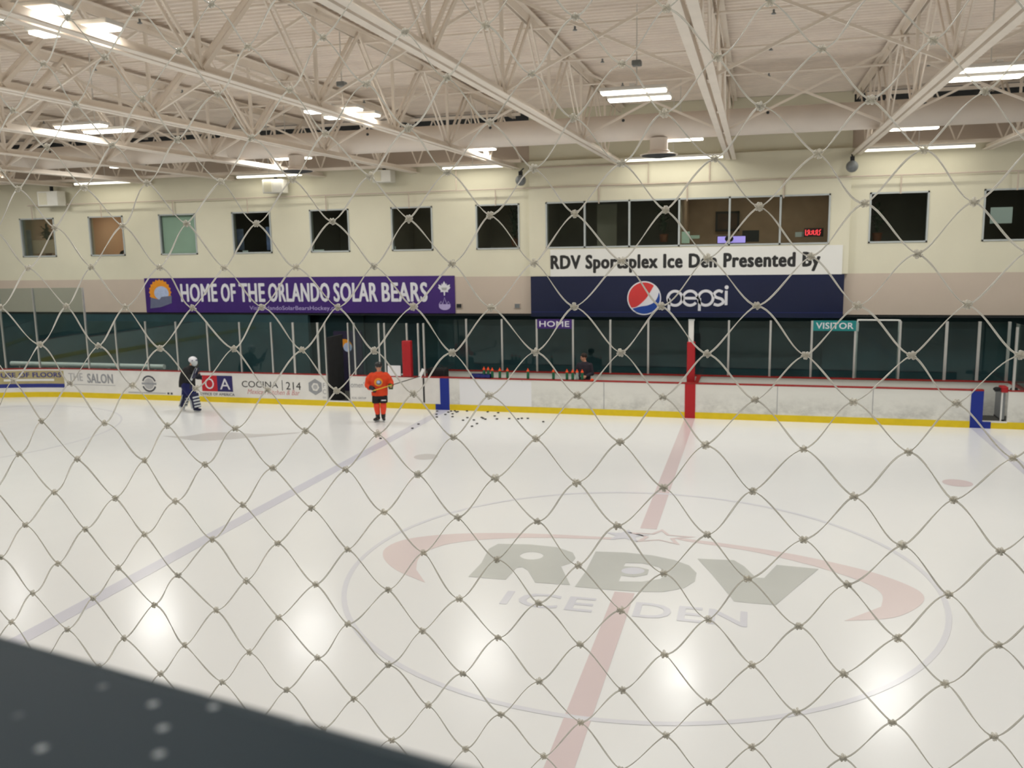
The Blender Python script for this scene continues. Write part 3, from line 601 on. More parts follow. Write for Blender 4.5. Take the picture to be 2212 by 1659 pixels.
# ================================================================ signs
# presented-by sign
SY = WY-.19
sg = empty('sign_board', (0, 0, 0), 'long white sign reading RDV Sportsplex Ice Den Presented By', 'sign')
MB().box(-4.98, 4.42, SY-.02, SY+.02, 4.15, 5.06).build('panel', 'sign_white', sg)
text_obj('lettering', 'RDV Sportsplex Ice Den Presented By', 'ink_black', (-4.97, 3.77, 4.25, 4.87), .045, y=SY-.021, parent=sg)
sg = empty('soft_drink_banner', (0, 0, 0), 'wide navy banner with red white and blue globe reading pepsi', 'banner')
MB().box(-5.68, 4.5, SY-.02, SY+.02, 2.77, 4.15).build('panel', 'banner_navy', sg)
MB().box(-5.68, 4.5, SY-.024, SY-.018, 2.93, 2.94).build('seam', 'ink_blue', sg)
cx, cz, R = -1.775, 3.405, .565
poly_obj('globe_border', [arc(cx, cz, R, 0, 2*PI, 64)[:-1]], 'ink_white', y=SY-.021, parent=sg)
r = R*.93
u1 = math.radians(52); u2 = math.radians(218)      # red field
edge = smooth_pts([(cx+r*math.cos(u2), cz+r*math.sin(u2)), (cx-.22, cz-.27), (cx+.05, cz-.03), (cx+.2, cz+.2), (cx+r*math.cos(u1), cz+r*math.sin(u1))])
poly_obj('globe_red', [arc(cx, cz, r, u1, u2, 40)[1:-1]+edge], 'logo_red', y=SY-.025, parent=sg)
b1 = math.radians(-142+4); b2 = math.radians(22)
edge = smooth_pts([(cx+r*math.cos(b2), cz+r*math.sin(b2)), (cx+.44, cz+.02), (cx+.33, cz-.14), (cx+.12, cz-.24), (cx-.12, cz-.28), (cx+r*math.cos(b1), cz+r*math.sin(b1))])
poly_obj('globe_blue', [arc(cx, cz, r, b1, b2, 40)[1:-1]+edge], 'logo_blue', y=SY-.025, parent=sg)
def V2(px, py): p = V(px, py, SY); return (p.x, p.z)
sx = lambda x, y: V2(1340+x/8.508, 590+y/8.508)
W_ = .09
def glyph(pts): poly_obj('lettering', [ribbon(pts, W_)], 'ink_white', y=SY-.022, parent=sg)
for (c0, st) in (((1005, 462), 893), ((1570, 458), 1455)):
    c = sx(*c0); rr = .235; s0 = sx(st, 460)[0]
    poly_obj('lettering', [arc(c[0], c[1], rr+W_/2, 0, 2*PI, 40)[:-1], arc(c[0], c[1], rr-W_/2, 0, 2*PI, 40)[:-1]], 'ink_white', y=SY-.022, parent=sg); glyph([(s0+.01, c[1]), (s0, c[1]-.42)])
c = sx(1285, 460); glyph([(c[0]-.2, c[1]-.0), (c[0]+.26, c[1]-.0)]); glyph(arc(c[0], c[1], .235, 0, math.radians(322), 36))
c = sx(1805, 455); glyph(smooth_pts([(c[0]+.13, c[1]+.19), (c[0], c[1]+.235), (c[0]-.13, c[1]+.15), (c[0]-.09, c[1]+.03), (c[0]+.1, c[1]-.04), (c[0]+.15, c[1]-.15), (c[0], c[1]-.235), (c[0]-.15, c[1]-.2)]))
c = sx(1945, 455); glyph([(c[0], c[1]+.235), (c[0], c[1]-.235)]); poly_obj('lettering', [arc(c[0]+.01, c[1]+.345, .065, 0, 2*PI, 20)[:-1]], 'ink_white', y=SY-.022, parent=sg)
# purple banner
PY = WY-.03
bn = empty('team_banner', (0, 0, 0), 'long purple banner reading HOME OF THE ORLANDO SOLAR BEARS', 'banner')
a = V(318, 677, PY); b = V(982, 603, PY)
BX0, BX1, BZ0, BZ1 = a.x, b.x, 2.86, 4.2
MB().box(BX0, BX1, PY-.02, PY+.015, BZ0, BZ1).build('panel', 'banner_purple', bn)
wds = [('HOME', 391, 470), ('OF', 478, 510), ('THE', 517, 573), ('ORLANDO', 580, 713), ('SOLAR', 721, 816), ('BEARS', 825, 924)]
for wd, p0, p1 in wds: text_obj('lettering', wd, 'ink_white', (V(p0, 635, PY).x, V(p1, 635, PY).x, 3.27, 3.98), .03, y=PY-.021, parent=bn)
text_obj('lettering', 'VisitOrlandoSolarBearsHockey.com', 'ink_lilac', (V(540, 668, PY).x, V(740, 668, PY).x, 2.92, 3.12), .0, y=PY-.021, parent=bn)
c = V(347, 636, PY); teeth = [(c.x+(.46 if i % 2 else .52)*math.cos(PI*i/20), c.z+.08+(.46 if i % 2 else .52)*math.sin(PI*i/20)) for i in range(40)]
poly_obj('emblem_sun', [teeth], 'sun_orange', y=PY-.021, parent=bn)
poly_obj('emblem_disc', [arc(c.x+.06, c.z+.05, .33, 0, 2*PI, 28, .27)[:-1]], 'pale_blue', y=PY-.025, parent=bn)
poly_obj('emblem_ribbon', [[(c.x-.5, c.z-.55), (c.x-.45, c.z-.12), (c.x-.05, c.z-.2), (c.x+.05, c.z-.1), (c.x+.52, c.z-.05), (c.x+.5, c.z-.34), (c.x-.02, c.z-.5)]], 'ribbon_slate', y=PY-.029, parent=bn)
c = V(960, 623, PY); leaf = [(0, .25), (.07, .13), (.1, .19), (.1, .1), (.22, .14), (.2, .05), (.24, .03), (.13, -.08), (.15, -.13), (.03, -.12), (.02, -.25)]
leaf = leaf+[(-x, y) for x, y in leaf[::-1] if x > 0]
poly_obj('leaf_emblem', [[(c.x+x, c.z+y*1.02) for x, y in leaf]], 'ink_white', y=PY-.021, parent=bn); poly_obj('leaf_emblem', [[(c.x-.11, c.z+.03), (c.x+.11, c.z+.03), (c.x+.07, c.z-.07), (c.x-.07, c.z-.07)]], 'ink_soft_grey', y=PY-.025, parent=bn)
c = V(961, 657, PY)
for q in (-.14, 0, .14): poly_obj('crown_emblem', [ribbon([(c.x+q-.08, c.z-.02), (c.x+q, c.z+.24-abs(q)), (c.x+q+.08, c.z-.02), (c.x+q-.08, c.z-.02)], .025)], 'ink_lilac', y=PY-.021, parent=bn)
poly_obj('crown_emblem', [arc(c.x, c.z-.07, .22, PI, 2*PI, 20, .14)+[(c.x+.2, c.z+.0), (c.x-.2, c.z+.0)]], 'ink_lilac', y=PY-.023, parent=bn)

# ================================================================ far boards
KZ = .19
def board_run(x0, x1, lb, m='board_white', y=BY, label_cat='rink boards'):
    t = empty('dasher_board', (0, 0, 0), lb, label_cat, 'far side rink boards')
    MB().box(x0, x1, y, y+.09, KZ, 1.04).build('panel', m, t)
    MB().box(x0, x1, y-.012, y+.09, .0, KZ).build('kick_plate', 'kick_yellow', t)
    MB().box(x0, x1, y-.02, y+.14, 1.04, 1.075).build('cap_rail', 'cap_red', t, bevel=.008)
    return t
DX0, DX1 = -11.98, -11.10      # doorway in the boards
bl = board_run(-21.95, DX0, 'white boards with printed adverts left of the open dark doorway')
bm = board_run(DX1, -7.93, 'white boards between the dark doorway and the left blue stripe')
bc = board_run(-7.63, -.155, 'scuffed white boards in front of the home bench', 'board_scuffed')
bv = board_run(.155, 7.63, 'scuffed white boards in front of the visitor bench', 'board_scuffed')
br = board_run(8.55, 21.95, 'white boards at the right edge beyond the open bench gate', 'board_scuffed')
for x, lb, m in ((-7.78, 'bright blue upright band on boards at the home end blue line', 'paint_blue'), (0, 'bright red upright band on boards at the centre line', 'paint_red'), (7.78, 'bright blue upright band on boards at the visitor end blue line', 'paint_blue')):
    t = empty('line_marker_panel', (x, BY, 0), lb, 'rink boards')
    MB().box(-.155, .155, -.016, .09, 0, 1.04).build('panel', m, t); MB().box(-.155, .155, -.025, .14, 1.04, 1.08).build('cap_rail', 'cap_red', t)
    if x: MB().box(-.32 if x < 0 else .155, -.155 if x < 0 else .37, -.03, -.013, 0, .19).build('foot_block', m, t)
poly_obj('clean_panel', [rect(V(993, 850, BY).x, V(1148, 850, BY).x, .2, 1.0)], 'panel_new', y=BY-.002, parent=bc)
t = empty('gate_threshold', (0, 0, 0), 'yellow kick strip across the foot of the open bench gate', 'threshold'); MB().box(7.95, 8.55, BY-.012, BY+.09, 0, .17).build('kick_plate', 'kick_yellow', t); MB().box(7.95, 8.55, BY-.02, BY+.12, .17, .2).build('sill', 'post_white', t)
t = empty('door_threshold', (0, 0, 0), 'yellow kick strip below the dark doorway', 'threshold'); MB().box(DX0, DX1, BY-.012, BY+.09, 0, .15).build('kick_plate', 'kick_yellow', t); MB().box(DX0, DX1, BY-.02, BY+.1, .15, .18).build('sill', 'post_white', t)
# seams
sm = [(-10.0, bm), (-8.52, bm), (-5.2, bc), (-2.6, bc), (2.5, bv), (5.1, bv)]
for x, par in sm: MB().box(x-.008, x+.008, BY-.003, BY, .2, 1.03).build('joint', 'ink_grey' if x != -8.52 else 'rubber', par)
MB().box(-8.52, -8.47, BY-.008, BY, .2, 1.03).build('gate_gap', 'rubber', bm); MB().box(-8.5, -7.93, BY-.02, BY, .19, .22).build('gate_sill', 'post_white', bm)
# curved corner
t = empty('dasher_board', (0, 0, 0), 'curved white boards with gold floor advert in the far left corner', 'rink boards', 'far side rink boards')
def arc_wall(m, r0, r1, z0, z1, a0=90, a1=180, n=24):
    cx_, cy_ = -21.95, BY-8.53
    for i in range(n):
        t0, t1 = math.radians(a0+(a1-a0)*i/n), math.radians(a0+(a1-a0)*(i+1)/n)
        p = [(cx_+r*math.cos(q), cy_+r*math.sin(q)) for r in (r0, r1) for q in (t0, t1)]
        m.add([(*p[0], z0), (*p[1], z0), (*p[3], z0), (*p[2], z0), (*p[0], z1), (*p[1], z1), (*p[3], z1), (*p[2], z1)], [(0,1,2,3),(4,7,6,5),(0,4,5,1),(1,5,6,2),(2,6,7,3),(3,7,4,0)])
    return m
arc_wall(MB(), 8.53, 8.62, KZ, 1.04).build('panel', 'board_white', t); arc_wall(MB(), 8.518, 8.62, 0, KZ).build('kick_plate', 'kick_yellow', t); arc_wall(MB(), 8.51, 8.67, 1.04, 1.075).build('cap_rail', 'cap_red', t)
corner = t
t = empty('dasher_board', (0, 0, 0), 'straight white boards behind the far left corner', 'rink boards', 'far side rink boards')
MB().box(-30.6, -30.5, -13, 4.3, 0.2, 1.04).build('panel', 'board_white', t); MB().box(-30.6, -30.49, -13, 4.3, 0, .2).build('kick_plate', 'kick_yellow', t); MB().box(-30.64, -30.48, -13, 4.3, 1.04, 1.075).build('cap_rail', 'cap_red', t)
# adverts printed on the boards
AY = BY-.003
def X_(px): return V(px, 840, AY).x
# gold floor advert bends with the corner
def bend(x): # point on the curved boards for a given x
    cx_, cy_ = -21.95, BY-8.53
    return BY if x >= cx_ else cy_+math.sqrt(max(0, 8.525**2-(x-cx_)**2))
def bend_obj(o):
    for v in o.data.vertices: v.co.y = bend(v.co.x)-.004+(v.co.y-AY)*1.5
    return o
def strip(name, x0, x1, z0, z1, m, par, dy=0.):
    n = 16; vs = []; fs = []
    for i in range(n+1):
        x = x0+(x1-x0)*i/n; vs += [(x, AY-dy, z0), (x, AY-dy, z1)]
    for i in range(n): fs.append((2*i, 2*i+2, 2*i+3, 2*i+1))
    return bend_obj(MB().add(vs, fs).build(name, m, par))
gx0, gx1 = -25.4, -22.55
strip('gold_advert', gx0, gx1, .42, .98, 'ad_gold', corner); strip('advert_band', gx0, gx1, .36, .50, 'ink_blue', corner, .004); strip('advert_band', gx0+.6, gx1-.4, .60, .68, 'sign_white', corner, .004)
bend_obj(text_obj('lettering', 'HOUSE OF FLOORS', 'ink_blue', (gx0+.05, gx1-.1, .74, .92), .015, y=AY-.006, parent=corner)); 
bend_obj(text_obj('lettering', 'THE', 'ink_soft_grey', (-22.35, -21.75, .62, .90), .0, y=AY-.002, parent=bl)); bend_obj(text_obj('lettering', 'SALON', 'ink_grey', (-21.55, X_(246), .55, .90), .03, y=AY-.002, parent=bl))
strip('advert_rule', -22.3, X_(250), .475, .49, 'ink_grey', bl, .002)
cc = V(322, 829, AY); 
for a0, a1 in ((20, 160), (200, 340)): poly_obj('round_emblem', [ribbon(arc(cc.x, cc.z, .27, math.radians(a0), math.radians(a1), 20), .06)], 'ink_dark', y=AY, parent=bl)
poly_obj('round_emblem', [arc(cc.x, cc.z, .2, 0, 2*PI, 28)[:-1]], 'ink_soft_grey', y=AY-.001, parent=bl); poly_obj('round_emblem', [rect(cc.x-.3, cc.x+.3, cc.z-.03, cc.z+.04)], 'ink_grey', y=AY-.004, parent=bl)
text_obj('lettering', 'fergusonplasticsurgery.com  f y', 'ink_dark', (X_(277), X_(372), .17+.04, .29), .0, y=AY, parent=bl) if False else poly_obj('advert_rule', [rect(X_(277), X_(358), .235, .275)], 'ink_soft_grey', y=AY, parent=bl)
for px in (363, 370): poly_obj('advert_mark', [rect(X_(px)-.04, X_(px)+.04, .22, .29)], 'ink_dark', y=AY, parent=bl)
text_obj('lettering', 'O', 'ink_white', (X_(444), X_(463), .46, .84), .0, y=AY-.008, parent=bl); poly_obj('red_square', [rect(X_(437), X_(470), .38, .94)], 'ad_red', y=AY, parent=bl)
poly_obj('navy_square', [rect(X_(470), X_(503), .38, .94)], 'ad_navy', y=AY, parent=bl); text_obj('lettering', 'A', 'ink_white', (X_(476), X_(498), .46, .84), .0, y=AY-.008, parent=bl)
text_obj('lettering', 'OFFICE OF AMERICA', 'ink_dark', (X_(432), X_(506), .235, .33), .01, y=AY, parent=bl)
text_obj('lettering', 'COCINA', 'ink_black', (X_(523), X_(601), .56, .78), .0, y=AY, parent=bl); poly_obj('advert_rule', [rect(X_(610)-.01, X_(610)+.012, .48, .84)], 'ink_black', y=AY, parent=bl)
text_obj('lettering', '214', 'ink_black', (X_(618), X_(650), .52, .78), .0, y=AY, parent=bl); text_obj('lettering', 'Mexican Kitchen & Bar', 'ink_rose', (X_(534), X_(647), .33, .50), .0, y=AY, parent=bl, shear=.3)
cc = V(681, 836, AY); hexa = lambda r, o=0: [(cc.x+r*math.cos(PI*k/3+PI/6+o), cc.z+r*math.sin(PI*k/3+PI/6+o)) for k in range(6)]
poly_obj('hexagon_emblem', [hexa(.28), hexa(.15, .4)], 'ink_grey', y=AY, parent=bl); poly_obj('hexagon_emblem', [hexa(.09)], 'ink_soft_grey', y=AY, parent=bl)
text_obj('lettering', 'F', 'ink_grey', (X_(698), X_(703), .62, .78), .0, y=AY, parent=bl); text_obj('lettering', 'C', 'ink_grey', (X_(697), X_(704), .40, .56), .0, y=AY, parent=bl)
text_obj('lettering', "omen's", 'ink_grey', (X_(758), X_(792), .66, .84), .0, y=AY, parent=bm); text_obj('lettering', 'ICAL GROUP', 'ink_grey', (X_(760), X_(790), .27, .34), .0, y=AY, parent=bm); text_obj('lettering', 'DIV', 'ink_grey', (X_(697), X_(704), .25, .31), .0, y=AY, parent=bl)

# --- glass along the boards
SH = [None]
def shield(lb): SH[0] = empty('glass_shield', (0, 0, 0), lb, 'glass shield'); return SH[0]
shield('clear glass shield with aluminium posts above the left advert boards')
def post(x, y, z0, z1, lb, w=.05, m='aluminium', name='post'):
    return MB().box(x-w/2, x+w/2, y-.03, y+.03, z0, z1).build(name, m, SH[0])
def pane(x0, x1, y0, y1, z0, z1, lb):
    d = Vector((x1-x0, y1-y0, 0)); n = Vector((-d.y, d.x, 0)).normalized()*.006
    vs = [(x0-n.x, y0-n.y, z0), (x1-n.x, y1-n.y, z0), (x1+n.x, y1+n.y, z0), (x0+n.x, y0+n.y, z0)]; vs += [(a, b, z1) for a, b, _ in vs]
    return (MB().add(vs, [(0,3,2,1),(4,5,6,7),(0,1,5,4),(1,2,6,5),(2,3,7,6),(3,0,4,7)]).build('pane', 'rink_glass', SH[0]))
GY = BY+.05; GT = 2.80
PX = [-21.45, -20.2, -18.93, -17.69, -16.44, -15.17, -13.96, -13.13, -12.22]
pn = 0
for i, x in enumerate(PX):
    post(x, GY, 1.075, GT if i else 4.0, 'aluminium glass post on the left advert boards, %s from the corner' % ORD[i], .07 if i in (7, 8) else .05)
for i in range(len(PX)-1): pane(PX[i]+.03, PX[i+1]-.03, GY, GY, 1.075, GT, 'clear shield pane above the left advert boards, %s from the corner' % ORD[i])
post(DX0+.02, GY, .2, GT, 'aluminium jamb on the left side of the dark doorway', .04); 
pane(-12.19, DX0, GY, GY, 1.075, GT, 'narrow shield pane just left of the dark doorway')
shield('clear glass shield between the dark doorway and the tall red pad')
QX = [-10.9, -10.02, -9.82, -9.04, -8.65, -8.46]
ql = ['just right of the dark doorway', 'behind the head of orange player', 'right of the head of orange player', 'standing in the tall red pad', 'first right of the tall red pad', 'second right of the tall red pad']
for i, x in enumerate(QX): post(x, GY, 1.075, GT, 'aluminium glass post '+ql[i], .05)
for i in range(3): pane(QX[i]+.03, QX[i+1]-.03, GY, GY, 1.075, GT, ['clear shield pane between doorway and orange player', 'narrow shield pane behind orange player', 'clear shield pane left of the tall red pad'][i])
post(DX1-.02, GY, .2, GT, '', .04)
pane(-10.87-.2, -10.93, GY, GY, 1.075, GT, 'sliver of shield glass at the right doorway jamb')
# tall glass round the corner
shield('taller clear glass shield bending round the far left corner')
cx_, cy_ = -21.95, BY-8.53; aa = [90+2+ (k*8.4) for k in range(10)]; pts = [(cx_+8.58*math.cos(math.radians(q)), cy_+8.58*math.sin(math.radians(q))) for q in aa]
pts = [(-21.45, GY)]+pts[1:]
for i in range(len(pts)-1):
    pane(*[pts[i][0], pts[i+1][0], pts[i][1], pts[i+1][1]], 1.075, 4.0, 'tall curved-corner shield pane, %s from the last advert board' % ORD[i])
    if i: post(pts[i][0], pts[i][1], 1.075, 4.0, 'tall glass post round the far corner, %s from the advert boards' % ORD[i-1], .05)
shield('clear glass shield at the right edge past the open gate')
for k, (x, lb) in enumerate(((9.3, 'clear shield pane at the far right edge past the gate'),)):
    pane(8.7, 11.0, GY, GY, 1.075, GT, lb); post(8.66, GY, 1.075, GT, 'aluminium glass post beside the open bench gate', .06); post(9.9, GY, 1.075, GT, 'aluminium glass post at the far right edge', .06)
# --- doorway and passage
tag(MB().box(-11.95, -11.90, BY+.1, BY+1.2, .05, 2.3).build('open_door', 'rubber'), 'black door leaf folded open inside the dark doorway', 'door')
t = empty('hanging_curtain_panel', (0, 0, 0), 'dark plum wall panel with orange round emblem inside the doorway', 'panel')
a, b = V(727, 865, 15.6), V(758, 716, 15.6); MB().box(a.x, b.x+.4, 15.6, 15.68, .05, b.z).build('panel', 'wall_plum', t)
cq = V(745, 750, 15.6); poly_obj('emblem', [arc(cq.x, cq.z, .3, 0, PI, 20)], 'sun_orange', y=15.59, parent=t); poly_obj('emblem', [arc(cq.x+.12, cq.z+.0, .17, 0, 2*PI, 20)[:-1]], 'pale_blue', y=15.585, parent=t)
# --- white rail behind the left glass
t = empty('white_rail', (0, 0, 0), 'long white tube rail behind glass on the left', 'rail')
a, b = V(25, 785, 14.4), V(355, 790, 14.4); MB().tube([a, (b.x, b.y, a.z)], .09, 14).build('tube', 'post_white', t)
for k in range(4): MB().bar((a.x+.4+k*(b.x-a.x-.8)/3, 14.4, .05), (a.x+.4+k*(b.x-a.x-.8)/3, 14.4, a.z-.05), .06, .06).build('leg', 'aluminium', t)
tag(MB().box(*sorted((V(838, 810, BY).x, V(866, 810, BY).x)), BY-.012, BY+.012, 1.077, 1.42).build('white_placard', 'panel_new'), 'white placard standing on the cap rail beside the tall red pad', 'placard')
tag(MB().box(*sorted((V(838, 820, 13.3).x-.1, V(867, 820, 13.3).x+.1)), 13.25, 13.6, .05, 1.05).build('penalty_box_shelf', 'board_white'), 'white shelf cabinet behind the boards by the red pad', 'cabinet')

# ================================================================ benches
KY = 14.6; CZ = 1.03
bk = empty('bench_back_wall', (0, 0, 0), 'low white wall with red cap behind both player benches', 'low wall')
XL, XR = -8.65, 9.06
MB().box(XL, XR, KY, KY+.1, .05, CZ).build('panel', 'board_scuffed', bk); MB().box(XL, XR, KY-.03, KY+.12, CZ, CZ+.035).build('cap_rail', 'cap_red', bk)
MB().box(XR-.1, XR, BY+.14, KY, .05, CZ).build('panel', 'board_scuffed', bk); MB().box(XR-.12, XR+.03, BY+.14, KY, CZ, CZ+.035).build('cap_rail', 'cap_red', bk)
MB().box(XL, XL+.1, BY+.14, KY, .05, CZ).build('panel', 'board_scuffed', bk)
MB().box(XL, XL+.13, BY+.14, KY, CZ, CZ+.035).build('cap_rail', 'cap_red', bk)
shield('long clear glass shield standing on low wall behind both benches')
HX = [-7.58, -6.33, -5.13, -3.91, -2.68, -1.46, -.17, 1.04, 2.29, 3.5, 4.74, 5.99, 7.25, 8.12, 8.9]
for i, x in enumerate(HX):
    post(x, KY+.05, CZ+.035, 2.8, 'aluminium glass post behind the benches, %s from the home end' % ORD[i], .06 if i < 12 else .08)
HP = [XL+.05]+HX
for i in range(len(HP)-1): pane(HP[i]+.03, HP[i+1]-.03, KY+.05, KY+.05, CZ+.035, 2.78, 'clear pane behind the benches, %s from the home end' % ORD[i])
pane(XL+.05, XL+.05, BY+.2, KY, CZ+.035, 2.78, 'clear end pane closing the home bench'); pane(XR-.05, XR-.05, BY+.2, KY, CZ+.035, 2.78, 'clear end pane closing the visitor bench')
# long bench seats
for x0, x1, lb in ((-8.2, -.5, 'long player bench seat behind home boards'), (.5, 7.6, 'long player bench seat behind visitor boards')):
    t = empty('player_bench', (0, 0, 0), lb, 'bench'); MB().box(x0, x1, 14.15, 14.5, .5, .55).build('seat', 'room_dark', t)
    for k in range(4): q = x0+.3+k*(x1-x0-.6)/3; MB().box(q-.03, q+.03, 14.2, 14.45, .05, .5).build('leg', 'aluminium', t)
# partition pad in the middle and the left pad
t = empty('padded_post', (-.02, 13.35, 0), 'red padded post with white pole dividing the two benches', 'padded post')
MB().box(-.12, .12, -.09, .09, .05, 2.26).build('pad', 'pad_red', t, bevel=.03); MB().box(-.07, .07, -.05, .05, 2.26, 2.9).build('pole', 'post_white', t); MB().box(-.09, .09, -.07, .07, 2.9, 2.93).build('cap', 'frame_grey', t)
t = empty('bench_divider', (0, 0, 0), 'low white divider with red cap between the benches', 'low wall'); MB().box(.12, .2, 13.2, KY, .05, 1.02).build('panel', 'board_scuffed', t); MB().box(.1, .22, 13.2, KY, 1.02, 1.06).build('cap_rail', 'cap_red', t)
t = empty('padded_post', (-9.04, BY+.02, 0), 'tall red pad wrapped on glass post right of the orange player', 'padded post')
MB().box(-.15, .15, -.1, .12, 1.08, 2.24).build('pad', 'pad_red', t, bevel=.03)
for (x, lb, w) in ((-8.12, 'black equipment bag on the cap rail behind the stick blade', .5),):
    t = empty('equipment_bag', (x, 13.3, .9), lb, 'bag'); MB().box(-.35, .3, -.2, .2, 0, .42).build('body', 'cloth_black', t, bevel=.08); MB().tube([(-.2, 0, .4), (-.1, 0, .5), (.1, 0, .5), (.2, 0, .4)], .015, 6).build('handle', 'cloth_black', t)
    tag(MB().box(x-.36, x+.3, 13.1, 13.5, .05, .9).build('stool_box', 'rubber'), 'black crate holding up the equipment bag', 'crate')
# glass signs
for (p0, p1, wd, m, lb) in ((1160, 1235, 'HOME', 'banner_purple', 'purple HOME sign hung on glass behind the home bench'), (1757, 1850, 'VISITOR', 'teal_sign', 'teal VISITOR sign hung on glass behind the visitor bench')):
    sy = KY+.01; x0, x1 = V(p0, 700, sy).x, V(p1, 700, sy).x; t = empty('bench_sign', (0, 0, 0), lb, 'sign', None)
    MB().box(x0, x1, sy, sy+.02, 2.50, 2.81).build('panel', m, t); text_obj('lettering', wd, 'ink_white', (x0+.08, x1-.08, 2.56, 2.75), .02, y=sy-.001, parent=t)
# white pipe frame behind visitor glass
t = empty('pipe_frame', (0, 0, 0), 'white pipe frame standing behind glass right of the VISITOR sign', 'frame')
a, b = V(1853, 690, KY+.35), V(1943, 690, KY+.35)
MB().tube([(a.x, a.y, a.z-.02), (b.x, b.y, a.z-.02)], .025, 8).build('crossbar', 'post_white', t); MB().tube([(a.x, a.y, a.z), (a.x, a.y, .05)], .02, 8).build('leg', 'post_white', t); MB().tube([(b.x, b.y, a.z), (b.x, b.y, .05)], .02, 8).build('leg', 'post_white', t)
MB().box(a.x-.03, a.x+.03, a.y-.07, a.y-.02, a.z-.35, a.z-.1).build('bracket', 'post_white', t); MB().box(b.x-.03, b.x+.03, a.y-.07, a.y-.02, a.z-.35, a.z).build('bracket', 'post_white', t)
# open gate at the right
t = empty('bench_gate', (8.5, BY+.1, 0), 'grey bench gate swung inward with red pad and black gloves on top', 'gate')
MB().box(-.06, 0, 0, .8, .2, 1.0).build('leaf', 'speaker_grey', t); MB().box(-.10, -.06, 0, .04, .2, 1.0).build('edge_trim', 'post_white', t); MB().box(-.07, .0, 0, .8, .2, .24).build('hinge_rail', 'rubber', t)
MB().box(-.12, .05, -.05, .3, 1.0, 1.16).build('red_pad', 'pad_red', t, bevel=.02)
for s, lb in ((-.22, 'black hockey glove hanging left of the gate pad'), (.2, 'black hockey glove lying right of the gate pad')):
    t = empty('hockey_glove', (8.5+s, BY+.12, 1.06), lb, 'glove'); MB().ball((0, 0, .03), .1, 12, 8, (1, .7, .6)).build('palm', 'cloth_black', t, smooth=True)
    for k in range(4): MB().tube([(-.06+.04*k, -.04, .02), (-.06+.04*k, -.1, -.02)], .02, 6).build('finger', 'cloth_black', t)
# bottles on the front rail
bp = empty('water_bottle', label='b'); MB().lathe((0, 0, 0), [(.033, 0), (.036, .02), (.036, .13), (.03, .15), (.034, .17), (.02, .19)], 14).build('body', 'bottle_green', bp, smooth=True); MB().lathe((0, 0, 0), [(.036, .185), (.036, .21), (.015, .225), (.012, .26)], 12).build('cap', 'bottle_cap', bp)
BX = [-6.19, -5.94, -5.69, -5.02, -4.2, -3.77, -3.59, -3.29]
BLB = ['green water bottle next to the blue bottle carrier', 'green water bottle second to the right of the blue carrier', 'green water bottle third to the right of the blue carrier', 'green water bottle standing alone mid rail', 'green water bottle standing alone nearer the coach', 'green water bottle first of the pair beside the coach', 'green water bottle second of the pair beside the coach', 'green water bottle directly in front of the coach']
for i, x in enumerate(BX):
    o = bp if i == 0 else dup(bp); o.location = (x, BY+.08, 1.075); o.scale = (1.25, 1.25, 1.25); tag(o, BLB[i], 'bottle', 'bottles on the home rail')
o = dup(bp); o.location = (-3.45, BY+.08, 1.075); tag(o, 'clear grey water bottle left of the coach hands', 'bottle', 'bottles on the home rail'); o.children[0].data = o.children[0].data.copy(); o.children[0].data.materials[0] = MC['bottle_clear']; o.scale = (1.25, 1.25, 1.25)
t = empty('bottle_carrier', (-6.56, BY+.07, 1.075), 'blue plastic bottle carrier on the home rail', 'carrier')
m = MB(); m.box(-.33, .33, -.1, .1, 0, .02); m.box(-.33, .33, -.1, -.085, 0, .12); m.box(-.33, .33, .085, .1, 0, .12)
for k in range(5): m.box(-.33+k*.1625, -.32+k*.1625, -.1, .1, 0, .12)
m.build('tray', 'carrier_blue', t)
for x, lb in ((-6.46, 'green water bottle standing in the blue carrier, left one'), (-6.32, 'green water bottle standing in the blue carrier, right one')):
    o = dup(bp); o.location = (x, BY+.07, 1.1); tag(o, lb, 'bottle', 'bottles on the home rail'); o.scale = (1.25, 1.25, 1.25)
for x, lb in ((-6.86, 'orange bottle lid lying left of the blue carrier'), (-2.98, 'orange bottle lid lying right of the coach')):
    t = tag(MB().lathe((x, BY+.06, 1.075), [(.05, 0), (.05, .03), (.02, .05)], 12).build('orange_stopper', 'bottle_cap'), lb, 'stopper')

# ================================================================ pucks
pp = [(24, 824), (15, 862), (20, 893), (122, 864), (157, 836), (192, 824), (235, 820), (255, 834), (270, 829), (208, 856), (208, 890), (380, 822), (385, 902), (333, 932), (463, 929), (500, 972), (440, 1004), (556, 899), (574, 909), (600, 920), (627, 832), (712, 882), (738, 917), (753, 842), (885, 912), (993, 916), (1035, 909), (1107, 910), (1292, 950)]
pk = [(940+a/5.53, 740+b/5.53) for a, b in pp]
pk.sort()
pm = MB().lathe((0, 0, 0), [(.034, 0), (.0381, .004), (.0381, .0214), (.034, .0254)], 18).build('puck', 'puck_rubber'); tag(pm, 'x', 'puck', 'pucks scattered on the ice')
first = True
for i, (px, py) in enumerate(pk):
    o = pm if first else pm.copy()
    if not first: COL.objects.link(o)
    first = False; g = G(px, py, .0); o.location = (g.x, g.y, .004)
    o['label'] = 'black puck near the home boards, %s from the left of the scatter' % ORD[i]
for (px, py, lb) in ((891, 926, 'black puck on the blue line, nearer the orange player'), (904, 917, 'black puck on the blue line, nearer the boards'), (822, 948, 'lone black puck in front of the orange player skates')):
    o = pm.copy(); COL.objects.link(o); g = G(px, py); o.location = (g.x, g.y, .004); o['label'] = lb

